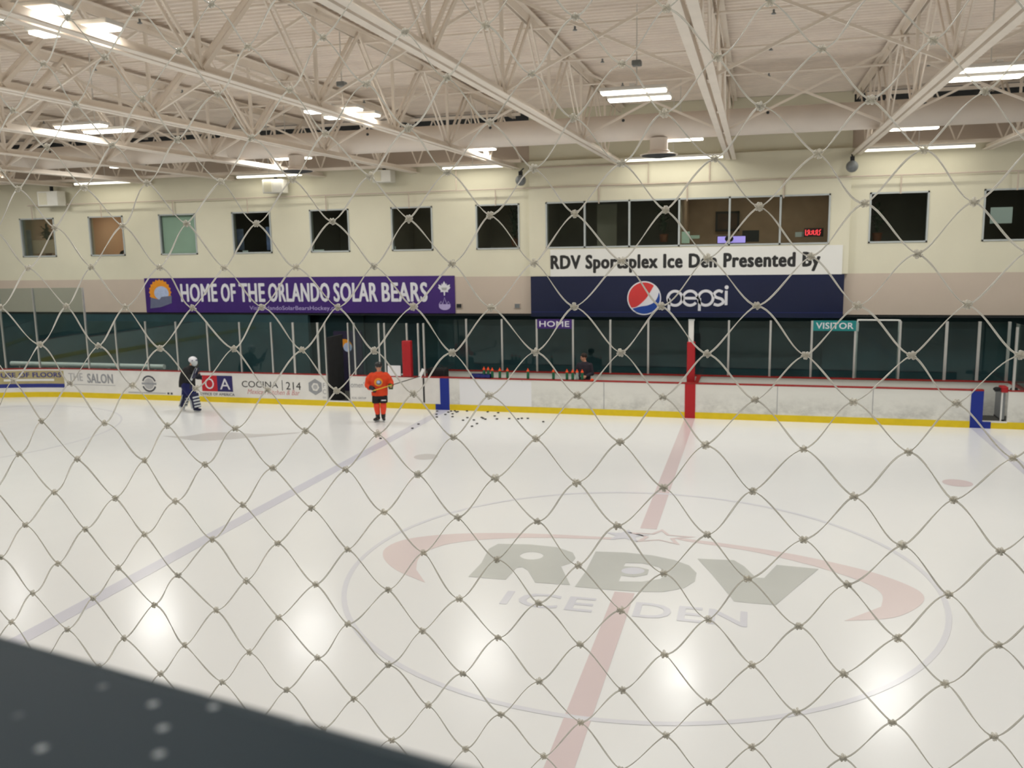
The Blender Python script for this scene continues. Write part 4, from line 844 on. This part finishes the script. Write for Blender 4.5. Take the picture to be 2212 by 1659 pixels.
# ================================================================ people
def vox(o, s, sm=4):
    r = o.modifiers.new('v', 'REMESH'); r.mode = 'VOXEL'; r.voxel_size = s; r.use_smooth_shade = True
    if sm: q = o.modifiers.new('s', 'SMOOTH'); q.iterations = sm; q.factor = .5
    return o
def rings(m, R, n=20):   # R: (x, y, z, rx, ry)
    vs = []; fs = []
    for (x, y, z, a, b) in R:
        for k in range(n):
            t = 2*PI*k/n; c, s = math.cos(t), math.sin(t); vs.append((x+a*math.copysign(abs(c)**.8, c), y+b*math.copysign(abs(s)**.8, s), z))
    for i in range(len(R)-1):
        for k in range(n): k2 = (k+1) % n; fs.append((i*n+k, i*n+k2, (i+1)*n+k2, (i+1)*n+k))
    fs.append(tuple(range(n))[::-1]); fs.append(tuple((len(R)-1)*n+k for k in range(n))); m.add(vs, fs)
def limb(m, pts, rs):
    m.tube(pts, rs, 14)
    for p, r in zip(pts, rs): m.ball(p, r, 14, 9)
def hand(m, w, d, curl, side=1, spread=.019):
    """palm and five bent fingers; w wrist point, d pointing direction, curl direction the fingers close towards"""
    w = Vector(w); d = Vector(d).normalized(); c = Vector(curl); c = (c-d*c.dot(d)).normalized(); s = d.cross(c)*side
    for k in range(4): m.tube([w+s*(k-1.5)*.012, w+d*.045+s*(k-1.5)*.017, w+d*.085+s*(k-1.5)*spread], [.014, .015, .011], 8)
    for k, L in enumerate((.062, .074, .070, .055)):
        b = w+d*.082+s*(k-1.5)*spread*-1
        m.tube([b, b+d*L*.42+c*L*.12, b+d*L*.62+c*L*.5, b+d*L*.5+c*L*.85], [.0098, .0092, .0086, .0075], 8)
    b = w+d*.03+s*.03; m.tube([b, b+s*.028+d*.02, b+s*.03+d*.048+c*.016, b+s*.02+d*.066+c*.03], [.013, .0115, .0105, .009], 8)
def head(m, c, fwd, tilt=0.):
    c = Vector(c); f = Vector(fwd).normalized(); s = f.cross(Vector((0, 0, 1))).normalized(); u = s.cross(f)
    def el(p, r, sc):   # ellipsoid in head axes
        q = MB().ball((0, 0, 0), r, 18, 13, sc); m.add([c+s*(v[0]+p[0])+f*(v[1]+p[1])+u*(v[2]+p[2]) for v in q.v], q.f)
    el((0, -.012, .025), .1, (.78, .96, .95)); el((0, .012, -.045), .075, (.84, .93, .95)); el((0, .062, -.095), .03, (1., .8, .7))
    el((0, .094, -.02), .018, (.8, 1.1, 1.1)); el((0, .088, .0), .013, (.7, .8, 2.)); el((0, .078, .028), .045, (1.1, .4, .3))
    for q in (-1, 1): el((q*.082, -.005, -.012), .028, (.35, .75, 1.15)); el((q*.04, .06, -.035), .03, (1, .8, .8))
    el((0, .083, -.063), .018, (1.3, .6, .4))
    return s, f, u
def face_parts(t, c, fwd):
    c = Vector(c); f = Vector(fwd).normalized(); s = f.cross(Vector((0, 0, 1))).normalized(); u = s.cross(f)
    for q in (-1, 1): MB().ball(c+s*q*.032+f*.082+u*.005, .012, 10, 7).build('eye', 'ink_dark', t, smooth=True); MB().tube([c+s*q*.018+f*.092+u*.026, c+s*q*.048+f*.08+u*.027], .004, 6).build('eyebrow', 'hair', t)
    MB().tube([c-s*.022+f*.093-u*.064, c+f*.098-u*.066, c+s*.022+f*.093-u*.064], .004, 6).build('mouth', 'ink_rose', t)
def skate(t, p, d, m='skate_black'):
    p = Vector(p); d = Vector(d).normalized(); k = d.cross(Vector((0, 0, 1)))
    b = MB(); limb(b, [p+Vector((0, 0, .31))-d*.01, p+Vector((0, 0, .20)), p+Vector((0, 0, .12))], [.076, .07, .062]); limb(b, [p+Vector((0, 0, .10))-d*.05, p+d*.07+Vector((0, 0, .095)), p+d*.18+Vector((0, 0, .09))], [.052, .054, .045])
    o = vox(b.build('skate', m, t), .012, 3)
    MB().bar(p-d*.08+Vector((0, 0, .04)), p+d*.17+Vector((0, 0, .04)), .022, .035).build('blade_holder', 'pad_white', o); MB().bar(p-d*.10+Vector((0, 0, .014)), p+d*.2+Vector((0, 0, .014)), .005, .024).build('blade', 'steel', o)
def glove(t, w, d, curl, m, cuff='glove_dark', s=1.6):
    w = Vector(w); d = Vector(d).normalized(); c = Vector(curl); c = (c-d*c.dot(d)).normalized(); k = d.cross(c); b = MB()
    b.tube([w-d*.09, w, w+d*.05], [.068, .062, .06], 14)
    for j in range(4):
        q = w+d*.05+k*(j-1.5)*.031; b.tube([w+k*(j-1.5)*.02, q, q+d*.05+c*.02, q+d*.07+c*.06, q+d*.05+c*.095], [.03, .03, .022, .02, .018], 8)
    q = w+d*.02-k*.055; b.tube([w, q, q+d*.05+c*.03-k*.01, q+d*.08+c*.06+k*.005], [.03, .026, .022, .019], 8)
    o = vox(b.build('glove', m, t), .009, 2); return o

# ---- player in orange, facing the net
g1 = G(828, 912); g2 = G(816, 909)
pl = empty('person', ((g1.x+g2.x)/2, (g1.y+g2.y)/2+.02, 0), 'hockey player in orange jersey and black shorts holding a stick by the home boards', 'person')
pl.rotation_euler.z = math.radians(18)
b = MB()
rings(b, [(0, 0, .86, .14, .11), (0, 0, .95, .16, .115), (0, 0, 1.08, .145, .1), (0, -.01, 1.25, .165, .11), (0, 0, 1.40, .175, .1), (0, .01, 1.47, .12, .08), (0, .01, 1.52, .06, .06)])
b.tube([(0, .01, 1.45), (0, 0, 1.6)], [.06, .055], 14); HC = (0, -.015, 1.68); head(b, HC, (.1, -1, -.12))
LA = [(-.19, 0, 1.43), (-.31, .02, 1.17), (-.19, -.20, 1.06)]; RA = [(.19, 0, 1.43), (.33, .0, 1.2), (.36, -.22, 1.13)]
for A in (LA, RA): limb(b, A, [.058, .045, .032])
hand(b, LA[2], (.7, -.5, -.25), (0, -.2, -1)); hand(b, RA[2], (.2, -1, .0), (0, -.2, -1), -1)
for s in (-1, 1):
    limb(b, [(s*.09, 0, .88), (s*.10, -.02, .5), (s*.085, .0, .13)], [.085, .06, .036]); b.tube([(s*.085, .03, .11), (s*.095, -.09, .095)], [.032, .026], 10)
vox(b.build('body', 'skin', pl), .0075, 2); face_parts(pl, HC, (.1, -1, -.12))
j = MB(); rings(j, [(0, 0, .80, .245, .17), (0, 0, .95, .25, .18), (0, 0, 1.15, .255, .185), (0, -.01, 1.33, .265, .18), (0, 0, 1.44, .235, .155), (0, 0, 1.50, .14, .11), (0, 0, 1.53, .09, .085)])
limb(j, [(-.2, 0, 1.40), (-.30, .01, 1.30), (-.345, .03, 1.13), (-.28, -.11, 1.07)], [.115, .115, .105, .085]); limb(j, [(.2, 0, 1.40), (.28, 0, 1.30), (.34, .0, 1.19), (.37, -.12, 1.14)], [.115, .112, .10, .085])
j = vox(j.build('jersey', 'jersey_orange', pl), .014, 3)
poly_obj('emblem', [arc(.0, 1.24, .125, 0, 2*PI, 24)[:-1]], 'sun_orange', y=-.205, parent=j, th=.03); poly_obj('emblem', [arc(.015, 1.23, .082, 0, 2*PI, 24, .07)[:-1]], 'ribbon_slate', y=-.212, parent=j, th=.03); poly_obj('emblem', [arc(.0, 1.25, .045, 0, 2*PI, 24)[:-1]], 'pale_blue', y=-.218, parent=j, th=.03)
s_ = MB(); rings(s_, [(0, 0, .72, .235, .16), (0, 0, .86, .23, .16)])
for s in (-1, 1): rings(s_, [(s*.115, -.01, .58, .118, .14), (s*.115, -.01, .66, .12, .145), (s*.11, 0, .82, .12, .15)])
sh = vox(s_.build('shorts', 'cloth_black', pl), .013, 2); poly_obj('side_mark', [rect(.06, .2, .66, .69)], 'ink_white', y=-.168, parent=sh, th=.02)
for s in (-1, 1):
    k = MB(); limb(k, [(s*.10, -.02, .6), (s*.10, -.035, .5), (s*.095, .0, .38), (s*.085, .0, .27)], [.088, .098, .09, .076]); vox(k.build('sock', 'sock_orange', pl), .012, 2)
    skate(pl, (s*.085, .01, 0), (s*.35-.15, -1, 0))
h = MB(); h.ball((HC[0], HC[1]+.02, HC[2]+.055), .125, 20, 12, (.9, 1.08, .8)); hh = vox(h.build('helmet', 'helmet_black', pl), .01, 1); MB().tube([(-.08, -.07, 1.72), (0, -.125, 1.715), (.09, -.07, 1.72)], .012, 8).build('helmet_brim', 'helmet_black', hh)
glove(pl, LA[2], (.7, -.5, -.25), (0, -.2, -1), 'glove_dark').location.z = .0; glove(pl, RA[2], (.2, -1, 0), (0, -.3, -1), 'glove_green')
st = empty('hockey_stick', pl.location, 'long hockey stick with white taped blade held level by the orange player', 'hockey stick'); st.rotation_euler = pl.rotation_euler
s0, s1 = Vector((-.19, -.30, .99)), Vector((1.27, -.42, 1.42)); md = s0.lerp(s1, .42)
MB().bar(s0, md, .03, .022).build('shaft', 'stick_yellow', st); MB().bar(md, s1, .03, .022).build('shaft', 'stick_shaft', st); MB().bar(s1-Vector((.03, 0, .06)), s1+Vector((.10, 0, .22)), .09, .014, Vector((0, 1, 0))).build('blade', 'tape_white', st)
MB().ball(s0, .022, 10, 7).build('end_knob', 'tape_white', st)

# ---- goalie striding to the right along the left boards
g1 = G(431, 889); gl = empty('person', (g1.x-.40, g1.y, 0), 'goaltender in black jersey, blue pants and white mask striding along the advert boards', 'person')
b = MB(); lean = [(.02, 0, .86, .13, .13), (.03, 0, .95, .12, .155), (.07, 0, 1.12, .11, .145), (.12, 0, 1.3, .12, .17), (.17, 0, 1.44, .11, .18), (.21, 0, 1.50, .06, .09)]
rings(b, lean); b.tube([(.2, 0, 1.46), (.25, 0, 1.6)], [.06, .055], 14); HG = (.30, 0, 1.67); FG = (1, -.12, -.12); head(b, HG, FG)
A1 = [(.17, -.18, 1.40), (.26, -.28, 1.14), (.53, -.22, 1.26)]; A2 = [(.17, .18, 1.40), (.25, .24, 1.12), (.42, .1, 1.12)]
for A in (A1, A2): limb(b, A, [.058, .045, .032])
hand(b, A1[2], (.9, .1, .35), (0, 0, 1)); hand(b, A2[2], (1, 0, 0), (0, -1, 0))
L1 = [(.0, .09, .90), (-.14, .09, .50), (-.32, .08, .14)]; L2 = [(.06, -.09, .90), (.30, -.10, .52), (.345, -.10, .13)]
for L in (L1, L2): limb(b, L, [.09, .062, .034])
b.tube([(.34, -.1, .1), (.45, -.1, .09)], [.034, .026], 10)
vox(b.build('body', 'skin', gl), .0075, 2); face_parts(gl, HG, FG)
j = MB(); rings(j, [(0, 0, .82, .26, .22), (.01, 0, 1.0, .25, .23), (.05, 0, 1.2, .225, .24), (.11, 0, 1.38, .20, .25), (.18, 0, 1.48, .13, .18), (.22, 0, 1.54, .075, .09)])
limb(j, [(.15, -.2, 1.38), (.22, -.27, 1.22), (.27, -.28, 1.13), (.47, -.24, 1.22)], [.125, .115, .11, .08]); limb(j, [(.15, .2, 1.38), (.24, .25, 1.15), (.36, .15, 1.12)], [.12, .11, .08])
j = vox(j.build('jersey', 'cloth_black', gl), .014, 3)
s_ = MB(); limb(s_, [(.0, .08, .86), (-.08, .09, .68), (-.15, .09, .48)], [.19, .17, .14]); limb(s_, [(.06, -.08, .86), (.18, -.09, .68), (.29, -.10, .48)], [.19, .17, .14]); rings(s_, [(.02, 0, .76, .19, .18), (.02, 0, .9, .19, .19)])
vox(s_.build('pants', 'cloth_navy', gl), .014, 3)
def legpad(a, c, front):
    a, c = Vector(a), Vector(c); ax = (c-a).normalized(); fr = Vector(front); fr = (fr-ax*fr.dot(ax)).normalized(); sd = ax.cross(fr)
    o = MB().bar(a-ax*.1+fr*.06, c+fr*.06, .27, .10, fr).build('leg_pad', 'pad_navy', gl, bevel=.03)
    for k in range(4):
        p = a.lerp(c, .08+.26*k)+fr*.117; MB().bar(p-sd*.115, p+sd*.115, .05, .02, fr).build('pad_stripe', 'pad_white', o)
    MB().bar(a-ax*.05-fr*.02+sd*.13, c-fr*.0+sd*.13, .02, .1, sd).build('side_wing', 'pad_white', o, bevel=.008)
    MB().bar(a-ax*.05-fr*.02-sd*.13, c-fr*.0-sd*.13, .02, .1, sd).build('side_wing', 'pad_white', o, bevel=.008)
    m = MB(); limb(m, [a, c], [.1, .07]); vox(m.build('calf_strap', 'glove_dark', gl), .014, 2)
legpad((-.15, .09, .50), (-.31, .08, .16), (.9, .0, -.3)); legpad((.30, -.10, .52), (.36, -.10, .14), (1, -.45, .1))
skate(gl, (.34, -.10, 0), (1, -.15, 0), 'pad_navy')
k = MB(); limb(k, [(-.31, .08, .24), (-.35, .08, .13), (-.25, .08, .085)], [.072, .066, .05]); k = vox(k.build('skate', 'pad_white', gl), .012, 2); MB().bar((-.41, .08, .045), (-.18, .08, .014), .006, .03).build('blade', 'steel', k)
h = MB(); h.ball((HG[0]-.01, 0, HG[2]+.045), .135, 20, 12, (1.08, .92, .85)); h = vox(h.build('mask_helmet', 'helmet_white', gl), .01, 1)
h2 = MB(); h2.ball((HG[0]+.04, 0, HG[2]-.04), .125, 20, 12, (.85, .85, 1.05)); vox(h2.build('mask_cage', 'pad_white', gl), .01, 1)
MB().tube([(HG[0]+.03, -.12, HG[2]+.03), (HG[0]+.15, -.0, HG[2]+.04), (HG[0]+.03, .12, HG[2]+.03)], .018, 8).build('mask_band', 'cloth_navy', h)
blk = glove(gl, A1[2], (.9, .1, .35), (0, 0, 1), 'glove_dark'); MB().bar((.50, -.31, 1.16), (.66, -.31, 1.50), .04, .22, Vector((0, 1, 0))).build('blocker_board', 'pad_navy', blk, bevel=.03)
glove(gl, A2[2], (1, 0, 0), (0, -1, 0), 'glove_dark')
gs = empty('goalie_stick', gl.location, 'goalie stick with white paddle held upright in front of the black jersey', 'hockey stick')
a = Vector((.43, -.37, 1.10)); c = Vector((.66, -.37, 1.50)); MB().bar(a, c, .07, .02, Vector((0, 1, 0))).build('paddle', 'pad_white', gs); MB().bar(c, c+(c-a)*.35, .02, .03).build('shaft', 'stick_shaft', gs); MB().bar(a+Vector((0, 0, 0)), a-Vector((.05, 0, .28)), .02, .06, Vector((0, 1, 0))).build('blade', 'glove_dark', gs)

# ---- coach standing in the home bench
cp = V(1263, 800, 14.0); co = empty('person', (cp.x, 14.0, .05), 'dark-haired person in dark top standing at home bench with hands clasped', 'person')
b = MB(); rings(b, [(0, 0, .84, .15, .11), (0, 0, .92, .165, .115), (0, 0, 1.05, .14, .1), (0, 0, 1.24, .17, .11), (0, 0, 1.38, .17, .095), (0, 0, 1.44, .09, .07), (0, 0, 1.47, .055, .055)])
b.tube([(0, 0, 1.42), (-.01, 0, 1.53)], [.055, .052], 14); HP_ = (-.03, -.01, 1.60); FP_ = (-1, -.45, -.18); head(b, HP_, FP_)
C1 = [(-.18, 0, 1.36), (-.24, -.02, 1.08), (-.06, -.22, 1.0)]; C2 = [(.18, 0, 1.36), (.24, -.02, 1.08), (.06, -.20, 1.0)]
for A in (C1, C2): limb(b, A, [.055, .042, .03])
hand(b, C1[2], (.8, -.3, -.15), (0, 1, -.2)); hand(b, C2[2], (-.8, -.3, -.15), (0, 1, -.2), -1)
for s in (-1, 1): limb(b, [(s*.09, 0, .86), (s*.10, 0, .47), (s*.10, .02, .1)], [.085, .058, .042])
vox(b.build('body', 'skin', co), .0075, 2); face_parts(co, HP_, FP_)
h = MB(); h.ball((HP_[0]+.012, HP_[1]+.006, HP_[2]+.052), .112, 18, 12, (.92, .9, .80)); vox(h.build('hair', 'hair', co), .009, 1)
j = MB(); rings(j, [(0, 0, .86, .19, .14), (0, 0, 1.05, .19, .14), (0, 0, 1.24, .205, .14), (0, 0, 1.37, .20, .12), (0, 0, 1.43, .12, .09), (0, 0, 1.465, .068, .068)])
limb(j, [(-.18, 0, 1.34), (-.245, -.02, 1.08), (-.10, -.17, 1.01)], [.085, .075, .052]); limb(j, [(.18, 0, 1.34), (.245, -.02, 1.08), (.10, -.16, 1.01)], [.085, .075, .052]); vox(j.build('pullover', 'cloth_plum', co), .012, 3)
k = MB(); rings(k, [(0, 0, .80, .18, .13), (0, 0, .94, .178, .13)])
for s in (-1, 1): limb(k, [(s*.09, 0, .84), (s*.10, 0, .47), (s*.10, .02, .1)], [.105, .08, .065])
vox(k.build('trousers', 'cloth_black', co), .013, 2)
for s in (-1, 1): k = MB(); limb(k, [(s*.1, .03, .05), (s*.115, -.14, .045)], [.048, .042]); vox(k.build('shoe', 'cloth_black', co), .012, 1)
# ================================================================ counter ledge and safety net by the camera
e0, e1 = G(0, 1378, 5.17), G(1000, 1659, 5.17); dr = (e1-e0).normalized(); nv = Vector((dr.y, -dr.x, 0))
if nv.y > 0: nv = -nv
e0 = e0-nv*.0030; pA, pB = e0-dr*2.2, e0+dr*2.6
t = empty('counter_ledge', (0, 0, 0), 'dark blue-green counter ledge close under the net, blurred at lower left', 'ledge')
def slab(m, a, b, n, w, z0, z1): m.add([(*a.xy, z0), (*b.xy, z0), (*(b+n*w).xy, z0), (*(a+n*w).xy, z0), (*a.xy, z1), (*b.xy, z1), (*(b+n*w).xy, z1), (*(a+n*w).xy, z1)], [(0,3,2,1),(4,5,6,7),(0,1,5,4),(1,2,6,5),(2,3,7,6),(3,0,4,7)]); return m
slab(MB(), pA, pB, nv, .34, 5.13, 5.17).build('top', 'ledge_paint', t, bevel=.004)
slab(MB(), pA+nv*.05, pB+nv*.05, nv, .12, 4.05, 5.13).build('apron', 'ledge_paint', t)

ROWS = '''8,50 147,38 300,21 455,8
90,137 232,125 383,108 533,100 700,82 875,69 1050,55 1244,37 1440,18 1663,2
30,239 164,225 312,215 466,202 627,194 793,182 967,169 1147,158 1345,139 1550,124 1776,105 2015,88
100,317 237,313 387,302 540,297 703,289 880,276 1060,265 1240,256 1434,243 1642,230 1882,214 2127,198
35,408 177,405 322,396 473,392 632,388 798,380 968,372 1152,364 1342,353 1543,343 1767,333 1997,322
122,492 260,488 404,483 555,483 716,478 882,473 1059,465 1243,462 1437,453 1640,447 1867,440 2107,436
63,579 197,577 340,578 487,578 643,577 806,575 976,570 1153,568 1341,564 1529,558 1752,554 1983,548
6,663 139,662 274,663 419,665 568,663 727,664 890,663 1062,665 1242,662 1429,661 1634,660 1852,660 2088,658
81,745 213,747 349,752 501,754 654,756 811,757 979,761 1157,760 1341,762 1527,765 1740,768 1971,769 2205,768
24,823 152,828 288,832 426,838 576,843 730,843 893,850 1057,854 1248,854 1432,858 1631,863 1842,867 2066,871
95,908 225,914 366,918 511,925 660,930 818,936 981,943 1158,947 1340,954 1524,962 1736,970 1963,977 2187,988
41,981 171,990 308,996 446,1002 592,1010 744,1016 903,1025 1071,1031 1247,1041 1434,1052 1626,1061 1844,1071 2060,1080
113,1065 246,1077 381,1082 524,1091 671,1098 827,1108 988,1119 1159,1129 1333,1138 1528,1156 1736,1165 1950,1180 2163,1193
57,1133 182,1144 308,1156 458,1165 601,1173 754,1185 914,1195 1074,1207 1250,1220 1434,1236 1615,1252 1831,1265 2048,1282
4,1203 127,1216 255,1227 389,1240 535,1253 680,1264 836,1276 994,1291 1163,1303 1341,1319 1530,1337 1726,1355 1937,1374 2158,1395
73,1280 199,1293 332,1307 463,1321 601,1335 753,1347 914,1360 1075,1379 1252,1395 1436,1414 1624,1435 1822,1456 2040,1475
21,1346 143,1361 271,1377 403,1391 541,1407 686,1421 838,1437 999,1457 1164,1473 1344,1490 1530,1515 1721,1540 1928,1563 2145,1587
343,1458 481,1473 621,1489 766,1507 924,1525 1082,1544 1253,1564 1439,1586 1624,1613 1821,1640
848,1597 1005,1619 1173,1638 1343,1659'''
NY = -12.87
rows = [[tuple(map(float, q.split(','))) for q in l.split()] for l in ROWS.split('\n')]
# lattice columns: start at a long row and work outwards, each row sits half a mesh aside from its neighbour
cols = [None]*len(rows); s0 = 7; cols[s0] = [2*i for i in range(len(rows[s0]))]
def assign(r, q):
    ref = list(zip(cols[q], rows[q])); x = rows[r][0][0] if len(rows[r]) else 0; mid = rows[r][len(rows[r])//2]
    best = min(ref, key=lambda cp: abs(cp[1][0]-mid[0])); c = best[0]+(1 if mid[0] > best[1][0] else -1); k = len(rows[r])//2
    cols[r] = [c+2*(i-k) for i in range(len(rows[r]))]
for r in range(s0-1, -1, -1): assign(r, r+1)
for r in range(s0+1, len(rows)): assign(r, r-1)
KN = {}
for r in range(len(rows)):
    for c, (px, py) in zip(cols[r], rows[r]): p = V(px, py, NY); KN[(c, r)] = (p.x, p.z)
# carry the lattice on past the measured knots: even mesh plus the sag of the nearest measured knot
import numpy as np
KEY0 = np.array(list(KN.keys())); VAL0 = np.array(list(KN.values()))
A_ = np.c_[np.ones(len(KEY0)), KEY0]; S_ = np.linalg.lstsq(A_, VAL0, rcond=None)[0]; RES = VAL0-A_@S_
rn = random.Random(3)
for r in range(-24, 46):
    for c in range(-60, 90):
        if (c+r-s0) % 2 == 0 and (c, r) not in KN:
            p = np.array([1, c, r])@S_
            if -1.4 < p[0] < 5.2 and 4.15 < p[1] < 6.55:
                d2 = ((KEY0-np.array([c, r]))**2).sum(1); k_ = np.argsort(d2)[:4]; w_ = 1/(d2[k_]+.5); p = p+(RES[k_]*w_[:, None]).sum(0)/w_.sum()
                KN[(c, r)] = (float(p[0])+rn.uniform(-.001, .001), float(p[1])+rn.uniform(-.001, .001))
K3 = {k: Vector((x, NY+rn.uniform(-.003, .003), z)) for k, (x, z) in KN.items()}
net = empty('safety_net', (0, 0, 0), 'clear knotted monofilament safety net filling the whole view over the rink', 'net')
tw = MB()
for (c, r), a in K3.items():
    for dc in (-1, 1):
        b = K3.get((c+dc, r+1))
        if b is None: continue
        dx, dz = b.x-a.x, b.z-a.z; k1 = rn.uniform(.22, .42); k2 = rn.uniform(.22, .42); f1 = rn.uniform(.02, .16); f2 = rn.uniform(.02, .14)
        by = rn.uniform(-.003, .003)
        p0, p3 = a, b; p1 = a+Vector((dx*k1, by, dz*f1)); p2 = b-Vector((dx*k2, by, dz*f2))
        pts = []; n = 12
        for i in range(n+1):
            t_ = i/n; u_ = 1-t_; pts.append(p0*u_**3+p1*3*u_*u_*t_+p2*3*u_*t_*t_+p3*t_**3)
        ph = rn.uniform(0, PI); tws = rn.uniform(.3, 1.6); off = rn.uniform(.00028, .00040)
        for s in (0, PI):
            q = []
            for i, p in enumerate(pts):
                d = (pts[min(i+1, n)]-pts[max(i-1, 0)]).normalized(); x_ = d.cross(Vector((0, 1, 0))).normalized(); an = ph+s+tws*PI*i/n
                q.append(p+(x_*math.cos(an)+Vector((0, 1, 0))*math.sin(an))*off)
            tw.tube(q, .00040, 6, cap=False)
tw.build('twine', 'filament', net, smooth=True)
def knot_mesh(seed):
    m = MB(); q = random.Random(seed)
    m.ball((0, 0, 0), .0019, 10, 7, (1.1, .8, 1.))
    for k in range(7): a_ = 2*PI*k/7+q.uniform(-.3, .3); m.ball((.0022*math.cos(a_), q.uniform(-.001, .001), .0022*math.sin(a_)), q.uniform(.0009, .0013), 8, 6)
    m.tube([(-.002, -.0012, .0015), (0, -.0022, 0), (.002, -.0012, -.0015)], .0006, 6); m.tube([(-.002, -.0012, -.0015), (0, -.0018, 0), (.002, -.001, .0017)], .0006, 6)
    return m
vis = [k for k in K3 if k[1] in range(len(rows)) and k[0] in cols[k[1]]]
def dist(k): return (K3[k]-CAM).length
vis.sort(key=dist); near = vis[:100]; rest = [k for k in K3 if k not in set(near)]
protos = [knot_mesh(s).build('knot', 'filament_knot', net, smooth=True) for s in range(5)]
for i, k in enumerate(near):
    o = protos[i] if i < 5 else protos[i % 5].copy()
    if i >= 5: COL.objects.link(o)
    o.parent = net; o.location = K3[k]; o.rotation_euler = (0, rn.uniform(0, 6), 0); o.scale = [rn.uniform(.95, 1.15)]*3
m = MB(); base = [knot_mesh(s) for s in range(5)]
for i, k in enumerate(rest):
    bm_ = base[i % 5]; an = rn.uniform(0, 6); ca, sa = math.cos(an), math.sin(an); p = K3[k]
    m.add([(p.x+v[0]*ca-v[2]*sa, p.y+v[1], p.z+v[0]*sa+v[2]*ca) for v in bm_.v], bm_.f)
tag(m.build('knots', 'filament_knot', net, smooth=True), kind='stuff')
